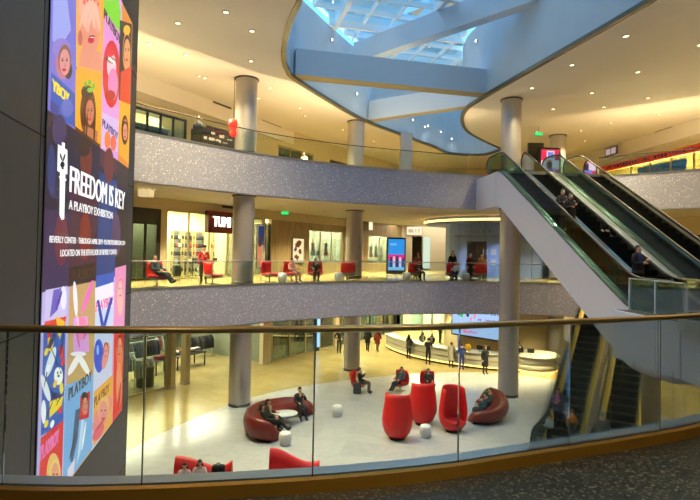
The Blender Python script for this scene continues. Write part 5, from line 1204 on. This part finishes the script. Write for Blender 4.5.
def person(label, p, rz, pose='stand', h=1.68, top=(30, 30, 34), legs=(30, 30, 38), hair=0, skin=0, coat=0, hairlen=0, shoe=None, hat=None, group=None, bag=None, vest=None):
    j, vs, fs, ns, reg = body_geo(pose); k = h / 1.70
    rt = thing('person', label, 'person', p, rz); rt.scale = (k, k, k)
    b = MB(); b.add(vs, fs, 0, True); head_geo(b, j['head'])
    for n, s in (('l', 1), ('r', -1)): hand(b, j['wri' + n], j['wri' + n] - j['elb' + n], s)
    b.build('body', [m_skin[skin], m_eye, m_lip], rt)
    def cloth(name, regs, off, mat):
        keep = [f for f, r in zip(fs, reg) if r in regs]; ids = sorted({i for f in keep for i in f}); mp = {i: q for q, i in enumerate(ids)}
        b = MB(); b.add([vs[i] + ns[i] * off for i in ids], [[mp[i] for i in f] for f in keep], 0, True); return b.build(name, mat, rt)
    cloth('trousers', 'b', .012, CL(legs)); t = cloth('jacket' if coat else 'top', 'tan' if coat else 'ta', .026 if coat else .016, CL(top)); cloth('shoes', 's', .012, CL(shoe) if shoe else m_shoe)
    if coat and pose not in ('sit', 'recline', 'sitphone'):
        z1 = j['pelvis'].z; b = MB(); b.lathe([(.185, z1 + .14), (.19, z1), (.2, z1 - .2), (.215, z1 - coat)], 20, cap=False, sy=.82); b.build('coat_skirt', CL(top), rt)
    c = j['head']; b = MB(); n, m_ = 14, 8; vv = []
    for i in range(m_ + 1):
        th = PI * .62 * i / m_
        for q in range(n):
            a = 2 * PI * q / n; x, y, z = math.sin(th) * math.cos(a), math.sin(th) * math.sin(a), math.cos(th)
            cut = max(z, .34) if y < -.35 else z
            vv.append(c + Vector((x * .088, y * .104 + .008, cut * .128)))
    b.add(vv, [(i * n + q, (i + 1) * n + q, (i + 1) * n + (q + 1) % n, i * n + (q + 1) % n) for i in range(m_) for q in range(n)], 0, True)
    if hairlen: 
        G = [[c + Vector((.092 * math.cos(a) * (1 + .1 * v), .01 + .1 * math.sin(a) * (1 + .05 * v) + .02 * v, -.02 - hairlen * v)) for v in (0, .35, .7, 1)] for a in (math.radians(-15 + 210 * q / 10) for q in range(11))]
        b.sheet(G, .02)
    b.build('hair', m_hair[hair], rt)
    if hat: b = MB(); b.lathe([(.11, .06), (.115, .1), (.105, .15), (.06, .175), (.001, .18)], 18, c + Vector((0, .005, -.02)), cap=False); b.build('hat', CL(hat), rt)
    if vest: b = MB(); q = j['chest']; b.lathe([(.05, .13), (.085, .05), (.09, -.1), (.07, -.24)], 12, q + Vector((0, -.085, 0)), sy=.9); b.build('shirt_front', CL(vest), rt)
    return rt
def backpack(label, p, rz, col):
    rt = thing('backpack', label, 'backpack', p, rz); rt.scale = (1.25, 1.25, 1.25); b = MB(); b.rbox((-.15, -.09, 0), (.15, .09, .42), .05); b.build('body', CL(col), rt); b = MB(); b.rbox((-.11, .085, .05), (.11, .14, .24), .03); b.build('pocket', CL(col), rt)
    b = MB(); b.tube([(-.04, 0, .41), (-.03, 0, .46), (.03, 0, .46), (.04, 0, .41)], .012, 6); b.build('handle', m_rubber, rt)
DK, NV, BK_, GR = (24, 24, 28), (28, 34, 52), (14, 14, 16), (110, 110, 112)
g = lambda px, py: atz(px, py, GZ + .001)
gm = lambda px, py: atz(px, py, GZ + .0045)
cam2 = Vector((0, 0, 0))
# ground level, standing
person('person in dark clothes with hands on hips beside the far steel column', g(339, 353), .3, 'akimbo', 1.72, DK, (40, 38, 40), 0)
person('person in a black coat walking away behind the far column', g(367.5, 351.5), 2.9, 'walk', 1.68, BK_, DK, 0, coat=.3)
person('person in a dark red coat walking beside the one in black', g(377.5, 352), 2.8, 'walk', 1.62, (124, 28, 30), (120, 100, 84), 1, coat=.32, hairlen=.16)
person('person with long hair and a brown bag standing at the end of the curved desk', g(408.5, 359), 2.5, 'desk', 1.66, (52, 50, 50), DK, 0, coat=.12, hairlen=.22)
person('tall person all in black leaning to the curved desk', g(428, 365), 2.75, 'desk', 1.76, BK_, (22, 22, 26), 0)
person('person in a grey coat with a dark backpack at the curved desk', g(451, 368), 2.7, 'desk', 1.62, (168, 158, 140), (60, 54, 50), 1, coat=.42)
person('person in blue jeans and blue jacket at the curved desk', g(461.5, 370), 2.6, 'desk', 1.66, (40, 58, 108), (44, 60, 110), 0)
person('person in a long black coat on the phone before the curved desk', g(485, 374), .3, 'phone', 1.70, (22, 22, 24), BK_, 1, coat=.5, hairlen=.2)
for px, lab, tp, rzz in ((422.5, 'desk attendant in black with white collar behind the curved desk end', BK_, -.3), (432, 'desk attendant in black facing the tall visitor across the desk', BK_, -.5), (519.5, 'desk attendant in black behind the desk beside the big steel column', (18, 18, 22), -.2)):
    d = ray(px, 340); d.z = 0; d.normalize(); e = DC * -1; kk = d.dot(DC); hh = kk * kk - (DC.length_squared - 8.0 ** 2); q = d * (kk - math.sqrt(hh)); q.z = GZ + .001
    person(lab, q, rzz, 'desk', 1.66, tp, DK, 0, hairlen=.12, vest=(220, 216, 210))
q = core_pt(440, 4.6) if False else g(440, 345); person('person in black standing far behind the desk by the pale wall', g(440, 343.5), 2.0, 'stand', 1.65, BK_, BK_, 0, hairlen=.2)
# ground level, seated
person('seated man in a dark jacket beside a grey case, on a red chair', gch['a'] + Vector((.16, -.06, 0)), math.radians(75), 'sitphone', 1.72, (26, 28, 34), (96, 84, 66), 0)
person('seated person in grey blue lying back with legs stretched, in the red chair', gch['b'] + Vector((-.08, -.1, 0)), math.radians(-35), 'recline', 1.66, (76, 86, 94), (20, 22, 34), 0, hairlen=.16)
person('seated person in grey with dark hair behind the middle red pod', gch['c'] + Vector((0, -.12, 0)), math.radians(5), 'sit', 1.66, (58, 54, 56), DK, 0, hairlen=.12)
rt = thing('travel_case', 'dark grey upright case beside the seated man in the dark jacket', 'suitcase', gm(357, 394)); b = MB(); b.rbox((-.2, -.13, .03), (.2, .13, .56), .05); b.build('shell', CL((56, 62, 66)), rt); b = MB(); b.tube([(-.08, .05, .55), (-.08, .05, .66), (.08, .05, .66), (.08, .05, .55)], .012, 6); b.build('handle', m_rubber, rt)
fl = GZ + .004
person('seated person in black with dark hair on the rounded end of the oxblood sofa', Vector((-3.02, 20.35, fl)), math.radians(100), 'recline', 1.66, (20, 22, 26), BK_, 0, hairlen=.12)
person('seated person in a dark top with a pale scarf, second on the oxblood sofa', Vector((-3.1, 21.0, fl)), math.radians(80), 'sit', 1.64, (40, 38, 36), (24, 26, 32), 1, hairlen=.1, vest=(196, 180, 120))
person('seated man with hand to his face, far end of the oxblood sofa', Vector((-2.02, 22.6, fl)), math.radians(25), 'sitphone', 1.74, (28, 32, 42), (30, 34, 42), 0)
person('seated person in dark teal wearing a green cap on the oxblood sofa by the pods', Vector((5.9, 22.5, fl)), math.radians(-95), 'sit', 1.72, (24, 66, 84), (34, 60, 74), 0, hat=(60, 110, 60))
person('seated person in dark teal and brown beside the one in the green cap', Vector((6.35, 23.4, fl)), math.radians(-80), 'sit', 1.66, (70, 70, 66), (40, 60, 70), 1)
for u, lab, tp, h_ in ((.34, 'seated person with dark hair and pale top at the back of the red wave settee', (222, 196, 196), 1.3), (.60, 'taller seated person in a pale pink top on the red wave settee', (238, 206, 204), 1.42)):
    q = w1[1].lerp(w1[2], u - .12); person(lab, q + Vector((0, -.12, .0)), math.radians(8), 'sit', h_, tp, DK, 0, hairlen=.12)
bp = w1[1].lerp(w1[2], .82); backpack('black backpack on the seat of the red wave settee', bp + Vector((-.05, -.02, .36)), .1, BK_)
# ground level escalator riders
def rider(px, py_head, e, hh):
    """where on the moving steps of an escalator a head is seen"""
    best = None
    d = ld if e in (f1, f2) else ed; rise, L_ = (LR, LL) if e in (f1, f2) else (UR, eL); o_ = e; n_ = ln if e in (f1, f2) else en
    for i in range(0, 400):
        s_ = -1 + (L_ + 2) * i / 400; z = max(0, min(rise, (int(max(0, s_) / .4) + 1) * .4 * rise / L_ - .21)) if s_ > 0 else 0
        for lat in (-.3, 0, .3):
            q = o_ + d * s_ + n_ * lat; q = Vector((q.x, q.y, o_.z + z)); hd = q + Vector((0, 0, hh)) - EYE
            f = hd.dot(FW); x = 350 + F * hd.dot(RT) / f; y = CY - F * hd.dot(UP) / f
            er = (x - px) ** 2 * .5 + (y - py_head) ** 2
            if best is None or er < best[0]: best = (er, q, s_)
    k = int(max(0, best[2]) / .4); q = best[1]; return q + Vector((0, 0, .01))
fd = math.atan2(-ld.x, ld.y)
person('woman in a dark patterned jacket over a pink top riding the lower escalator', rider(553.5, 391, f1, 1.66), fd + .1, 'ride', 1.66, (84, 78, 120), (30, 30, 38), 1, coat=.1, hairlen=.16, vest=(208, 110, 176))
person('child in a pale blue top with dark straps at the foot of the lower escalator', rider(547, 420, f1, 1.22), fd - .5, 'ride', 1.22, (178, 186, 204), (30, 30, 36), 1)
person('child in an orange jacket reaching to the woman on the lower escalator', rider(572, 409, f1, 1.25), fd + PI - .5, 'walk', 1.25, (232, 130, 24), (36, 36, 44), 2)
person('person with grey hair and grey hood low on the second lower escalator', rider(592, 432, f2, 1.66), fd + PI, 'stand', 1.66, (120, 120, 124), (50, 50, 54), 3)
ud = math.atan2(-ed.x, ed.y)
person('woman in black with a pale skirt, upper of the two riding down side by side', rider(560, 190, e1, 1.62), ud, 'ride', 1.66, (28, 18, 20), (30, 22, 24), 0, coat=.3, shoe=(210, 206, 200), skin=0)
person('woman in a long black dress, lower of the two riding side by side', rider(570.5, 194.5, e1, 1.62), ud, 'ride', 1.66, (22, 12, 14), (16, 12, 14), 0, coat=.62, hairlen=.22)
person('person in a dark patterned jumper near the foot of the upper escalator', rider(638, 249, e1, 1.68), ud + .3, 'ride', 1.72, (30, 18, 20), (18, 18, 20), 0, coat=.1, vest=(48, 52, 96))
# middle balcony
person('person in dark clothes lying back in the red chair beside the screen tower', BC['a'] + Vector((.1, -.06, 0)), math.radians(60), 'recline', 1.76, (34, 36, 42), (16, 16, 18), 1)
person('standing person in a dark hat behind the red chair under the maroon sign', BC['b'] + Vector((-.5, .35, 0)), .3, 'phone', 1.74, (150, 26, 26), (24, 22, 24), 0, hat=BK_)
person('seated person in pink in the red chair before the lightbox', BC['d'] + Vector((.06, -.05, 0)), math.radians(50), 'sit', 1.62, (220, 150, 140), (150, 110, 100), 0)
person('seated person all in dark clothes in the red chair before the wood wall', BC['e'] + Vector((0, -.12, 0)), math.radians(10), 'sitphone', 1.66, (28, 20, 22), BK_, 0, hairlen=.14)
person('seated person in dark clothes in the red chair beside the kiosk', BC['g'] + Vector((.2, -.42, 0)), math.radians(20), 'sit', 1.62, (40, 20, 26), (24, 22, 28), 0, hairlen=.12)
person('standing person in a brown top behind the red chair beside the kiosk', BC['g'] + Vector((.3, .9, 0)), .2, 'phone', 1.66, (110, 60, 50), DK, 0, hairlen=.1)
person('seated person in white and black in the red chair before the blue core', BC['h'] + Vector((.12, -.45, 0)), math.radians(-20), 'sit', 1.6, (222, 220, 222), (22, 22, 26), 0)
person('standing person in black behind the red chair before the blue core', BC['h'] + Vector((.2, .8, 0)), .1, 'stand', 1.74, BK_, BK_, 0, hairlen=.2)
person('standing person in dark red and black beside the lift doorway chairs', BC['i'] + Vector((-.45, .6, 0)), .4, 'stand', 1.66, (56, 18, 24), BK_, 0, hairlen=.22)
person('standing person in an ochre scarf by the lift doorway', BC['i'] + Vector((.35, .85, 0)), -.2, 'phone', 1.62, (176, 120, 56), (60, 50, 44), 1, hairlen=.1)
# upper balcony
up = lambda px, ex: (lambda q: q + q.normalized() * ex + Vector((0, 0, UZ + .002)))(on_line(faru, px))
person('person in black seen behind the upper railing beside the black kiosk', up(195, 2.4), 2.8, 'stand', 1.74, BK_, BK_, 0)
person('person with brown hair, head just over the upper balcony edge', up(302, 6.0), -.4, 'stand', 1.55, (196, 180, 168), DK, 1)
for k, (px, py) in enumerate(((520, 352), (531, 349), (480, 358), (487, 360))):
    d = ray(px, 340); d.z = 0; d.normalize(); kk = d.dot(DC); q = d * (kk - math.sqrt(max(0, kk * kk - (DC.length_squared - 8.95 ** 2)))); q.z = GZ + 1.081
    rt = thing('desk_monitor', 'small dark monitor on the curved desk, %s' % ('behind the big steel column', 'on its far drum side', 'beside the person on the phone', 'between the phone caller and the column')[k], 'monitor', q, -.2)
    b = MB(); b.rbox((-.2, -.02, .1), (.2, .02, .38), .01); b.build('screen', m_black, rt); b = MB(); b.box((-.02, -.0, .01), (.02, .02, .12)); b.box((-.1, -.06, 0), (.1, .08, .012)); b.build('stand', m_dark, rt)
rt = thing('yellow_bag', 'round yellow bag standing on the curved desk', 'bag', (lambda q: Vector((q.x, q.y, GZ + 1.081)))((lambda d: d * (d.dot(DC) - math.sqrt(d.dot(DC) ** 2 - DC.length_squared + 8.95 ** 2)))(Vector((ray(468, 345).x, ray(468, 345).y, 0)).normalized())))
b = MB(); b.lathe([(.12, 0), (.2, .08), (.22, .2), (.16, .34), (.06, .4)], 18, sy=.6); b.build('body', CL((236, 190, 40)), rt); b = MB(); b.tube([(-.07, 0, .38), (-.06, 0, .48), (.06, 0, .48), (.07, 0, .38)], .012, 6); b.build('handle', CL((150, 110, 30)), rt)
# ================================================================== LIGHT
LK = 8.0
UPK = 11
w = bpy.data.worlds.new('sky'); S.world = w; w.use_nodes = True
bg = w.node_tree.nodes['Background']; bg.inputs[0].default_value = (.17, .57, .86, 1); bg.inputs[1].default_value = 2.0
def spot(p, e, col=(1, .76, .44), ang=120, blend=.8, rad=.12):
    l = bpy.data.lights.new('downlight_lamp', 'SPOT'); l.energy = e * LK; l.color = col; l.spot_size = math.radians(ang); l.spot_blend = blend; l.shadow_soft_size = rad
    o = bpy.data.objects.new('downlight_lamp', l); COL.objects.link(o); o.location = p; return o
def area(p, e, sx, sy, col=(1, .8, .5), rz=0):
    l = bpy.data.lights.new('shop_lamp', 'AREA'); l.shape = 'RECTANGLE'; l.size = sx; l.size_y = sy; l.energy = e * LK; l.color = col
    o = bpy.data.objects.new('shop_lamp', l); COL.objects.link(o); o.location = p; o.rotation_euler = (0, 0, rz); return o
WARM = (1, .83, .47); NEUT = (1, .88, .72)
def downlight(x, y, z, label, group, e, col=WARM, r=.085):
    o = thing('downlight', label, 'ceiling light', (x, y, z), 0, group)
    b = MB(); b.lathe([(r + .03, -.015), (r + .05, -.001), (r, -.001), (r, -.02), (r + .03, -.02)], 16, cap=False); b.build('trim_ring', m_steeltrim, o)
    b = MB(); b.lathe([(.001, -.008), (r, -.008)], 16, cap=False); b.build('lamp', m_lampw, o, fix=False)
    if e: spot((x, y, z - .03), e, col)
for px, py in [(178, 23), (252, 31), (186, 55), (251, 61), (226, 12), (150, 44), (300, 108), (205, 78), (270, 88)]:
    p = atz(px, py, CZ9); downlight(p.x, p.y, CZ9, 'small recessed round downlight in the top ceiling on the screen tower side', 'top ceiling downlights beside the screen tower', 260)
for px, py in [(626, 36), (572, 65), (638, 72), (532, 88), (592, 93), (648, 98), (700, 45), (553, 109), (604, 107)]:
    p = atz(px, py, CZ9); downlight(p.x, p.y, CZ9, 'small recessed round downlight in the top ceiling above the escalators', 'top ceiling downlights above the escalators', 200)
for k in range(7):
    p = SL.pt(-1 + k * 4.2, -3.0, UB0)
    if (p.xy - Vector((-4.98, 24.25))).length < .8 or (p.xy - Vector((.25, 31.85))).length < .8: p += Vector((.9, 1.2, 0))
    downlight(p.x, p.y, UB0, 'small recessed downlight in the soffit over the balcony seats', 'soffit downlights over the balcony', 640)
for k in range(8):
    p = SL.pt(-5 + k * 4, -3.6, MB0); downlight(p.x, p.y, MB0, 'small recessed downlight in the ceiling over the ground level walkway', 'ground level walkway downlights', 150)
for x, y in [(2.4, 33.6), (5.4, 31.2), (8.6, 30.2), (11.4, 30.2), (6.2, 37), (3.5, 41), (13, 32), (17, 27), (17.5, 33), (0.5, 38), (5, 44)]:  # those before the desk are added to brighten its front
    downlight(x, y, MB0, 'small recessed downlight in the ceiling around the curved information desk', 'downlights around the information desk', 240)
for x, y in [(17.2, 28.5), (14, 32), (3, 36), (18, 20)]:
    downlight(x, y, UB0, 'small recessed downlight in the middle level soffit near the curved core', 'middle level soffit downlights', 380)
for k in range(8):  # extra lamps added so the upper floor bounces light onto the ceiling
    p = SL.pt(-3 + k * 4, -3.3, CZ9)
    downlight(p.x, p.y, CZ9, 'small added downlight over the upper walkway along the shops', 'added upper walkway downlights', 800, WARM, .07)
for x, y in ((15.5, 31), (17.2, 29), (17.6, 26), (14.6, 33), (16.2, 36), (12, 33.5)):  # more added lamps, again for bounce onto the top ceiling
    downlight(x, y, CZ9, 'small added downlight over the upper walkway by the bannered store', 'added upper walkway downlights by the bannered store', 600, WARM, .07)
for x, y in ((7.0, 34.3), (9.2, 33.2)):  # cool spots added to brighten the blue core wall
    downlight(x, y, 3.72, 'added cool white downlight in the cove ring, brightening the blue core', 'added cove ring downlights', 130, (.72, .86, 1))
# linear uplights added behind the upper balcony edge to brighten the top ceiling
def uplight(a, c, e, label, grp):
    if any(seg_d(Vector((x, y, a.z)), a, c) < .62 for x, y in COLS): return
    d = c - a; m_ = (a + c) / 2; rt = thing('added_uplight', label, 'uplight', m_, math.atan2(d.y, d.x), grp); L_ = d.length
    b = MB(); b.box((-L_ / 2, -.05, -.04), (L_ / 2, .05, -.0)); b.box((-L_ / 2, -.06, -.04), (L_ / 2, -.05, .03)); b.box((-L_ / 2, .05, -.04), (L_ / 2, .06, .03)); b.build('housing', m_steeltrim, rt)
    b = MB(); b.box((-L_ / 2 + .02, -.04, .001), (L_ / 2 - .02, .04, .008)); b.build('lamp_strip', m_lampw, rt)
    o = area((m_.x, m_.y, m_.z + .04), e, L_, .1, (1, .78, .44), math.atan2(d.y, d.x)); o.rotation_euler = (PI, 0, math.atan2(d.y, d.x))
def uprow(pts, off, e, label, grp):
    q = resample(offset_line(pts, off), 2.4)
    for a, c in zip(q, q[1:]): uplight(a + (c - a) * .05 + Vector((0, 0, UZ + .05)), c - (c - a) * .05 + Vector((0, 0, UZ + .05)), e, label, grp)
uprow([p for p in faru if -9.5 < p.x < 6.9 and p.y < 30], .45, UPK, 'added slim uplight on the floor behind the upper balcony railing', 'added uplights behind the upper railing')
uprow(faru2, .45, UPK, 'added slim uplight behind the upper railing in front of the bannered store', 'added uplights before the bannered store')
uprow([Vector((18.8, 20, 0)), Vector((18.3, 14, 0)), Vector((15.2, 8, 0)), Vector((9.2, 4, 0))], .45, UPK, 'added slim uplight on the upper walkway beyond the escalator side', 'added uplights on the far side walkway')
uprow([Vector((2, 2.6, 0)), Vector((-4, 3, 0)), Vector((-8, 4.6, 0)), Vector((-9.6, 8, 0)), Vector((-10.2, 12, 0))], .45, UPK, 'added slim uplight on the upper walkway above the bronze handrail', 'added uplights on the walkway overhead')
for x, y in ((9.6, 15.1), (11.6, 15.1)): downlight(x, y, NB0, 'small added downlight under our floor beside the lower escalators', 'added downlights beside the lower escalators', 480, NEUT)  # lamps added to brighten the lower escalators and riders
# small white accent lamps set in the skylight shaft
def shaft_hit(px, py):
    r = ray(px, py); best = None
    for a, c in zip(hv, hv[1:]):
        e = c - a; k = r.x * e.y - r.y * e.x
        if abs(k) < 1e-9: continue
        t = (a.x * e.y - a.y * e.x) / k; u = (a.x * r.y - a.y * r.x) / k; z = EYE.z + r.z * t
        if 0 <= u <= 1 and t > 0 and CZ9 + .2 < z < SKY: best = (t, (r * t + EYE), e.normalized()) if best is None or t < best[0] else best
    return best
for px, py in ((331, 40), (354, 55), (477, 41), (412, 120), (424, 127), (427, 126), (440, 132), (451, 139), (356, 94)):
    q = shaft_hit(px, py)
    if q is None: continue
    p, e = q[1], q[2]; n_ = Vector((-e.y, e.x, 0)); n_ = n_ if n_.dot(EYE - p) > 0 else -n_
    rt = thing('accent_lamp', 'small round white accent lamp set in the blue skylight shaft wall', 'accent lamp', p + n_ * .02, math.atan2(n_.y, n_.x) - PI / 2, 'accent lamps in the skylight shaft')
    b = MB(); b.lathe([(.09, -.03), (.1, 0), (.09, .02), (.07, .05)], 14); b.v = [Vector((v.x, v.z, v.y)) for v in b.v]; b.build('collar', m_steeltrim, rt)
    b = MB(); b.lathe([(.001, .075), (.05, .066), (.07, .05)], 14, cap=False); b.v = [Vector((v.x, v.z, v.y)) for v in b.v]; b.build('lens', m_lampc, rt)
    o = spot(p + n_ * .13, 12, (1, .95, .88), 110); o.rotation_euler = Vector((-n_.x * .6, -n_.y * .6, 1)).to_track_quat('Z', 'Y').to_euler()
# shop ceilings
def shop_area(P, t0, t1, off, z, e, col=(1, .86, .58), d=2.0):
    p = P.pt((t0 + t1) / 2, off, z - .06); area(p, e, (t1 - t0) * .8, d, col, P.ang())
shop_area(SL, T(132), T(160), 2, UB0, 25)
shop_area(SL, T(166), T(262), 2.4, UB0, 300, (1, .84, .50), 3)
shop_area(SL, T(266), T(271), 1.2, UB0, 40, d=1.4)
shop_area(SL, T(309), T(343), 1.3, UB0, 220, (.95, 1, .82), 1.8)
shop_area(SL, T(368), T(391), 1.3, UB0, 220, (.95, 1, .84), 1.8)
shop_area(SL, T(122, 360), 9.5, 4.4, MB0, 170, (1, .9, .68), 6)
shop_area(SL, 10.5, 17, 2.2, MB0, 120, (1, .92, .74), 3)
shop_area(SL, 18, 27, 2.5, MB0, 110, (1, .95, .8), 3)
shop_area(SL, T(130), T(184), 2, CZ9, 60)
shop_area(SL, T(276), T(312), 1.5, CZ9, 40, (.7, .9, 1), 2)
shop_area(SR, -1, 12.5, -2, CZ9, 500, (1, .80, .42), 3)
shop_area(SG, 1.3, 5.1, -2, MB0, 60)
area((9, 46, MB0 - .06), 220, 8, 3, (1, .85, .55)); area((10, 47, UB0 - .06), 30, 8, 3, (1, .9, .7))
area((5.5, 46.5, UB0 - .06), 10, 4, 2, (1, .9, .7))
# lamps over our own floor (part of the middle level) added to brighten the terrazzo
downlight(2.5, 1.2, UB0, 'added downlight over the dark terrazzo walkway', 'added terrazzo walkway downlights', 60, NEUT)
sl = bpy.data.lights.new('daylight', 'SUN'); sl.energy = 6.4; sl.angle = math.radians(100); sl.color = (.62, .82, 1)
so = bpy.data.objects.new('daylight', sl); COL.objects.link(so); so.location = (0, 20, 40); so.rotation_euler = (math.radians(-8), math.radians(6), 0)
for x_, y_ in ((-1.5, 1.8), (1.5, 2.0), (4.5, 1.8), (7.5, 3.5)): downlight(x_, y_ - 1.6, UB0, 'added downlight over the dark terrazzo walkway', 'added terrazzo walkway downlights', 45, NEUT)  # further unseen lamps added to brighten the near floor
S.view_settings.view_transform = 'Standard'; S.view_settings.look = 'None'; S.view_settings.exposure = 0.0; S.view_settings.gamma = 1; S.view_settings.use_curve_mapping = False
S.cycles.max_bounces = 10; S.cycles.diffuse_bounces = 4; S.cycles.glossy_bounces = 4; S.cycles.transparent_max_bounces = 32; S.cycles.sample_clamp_indirect = 4; S.cycles.use_denoising = True
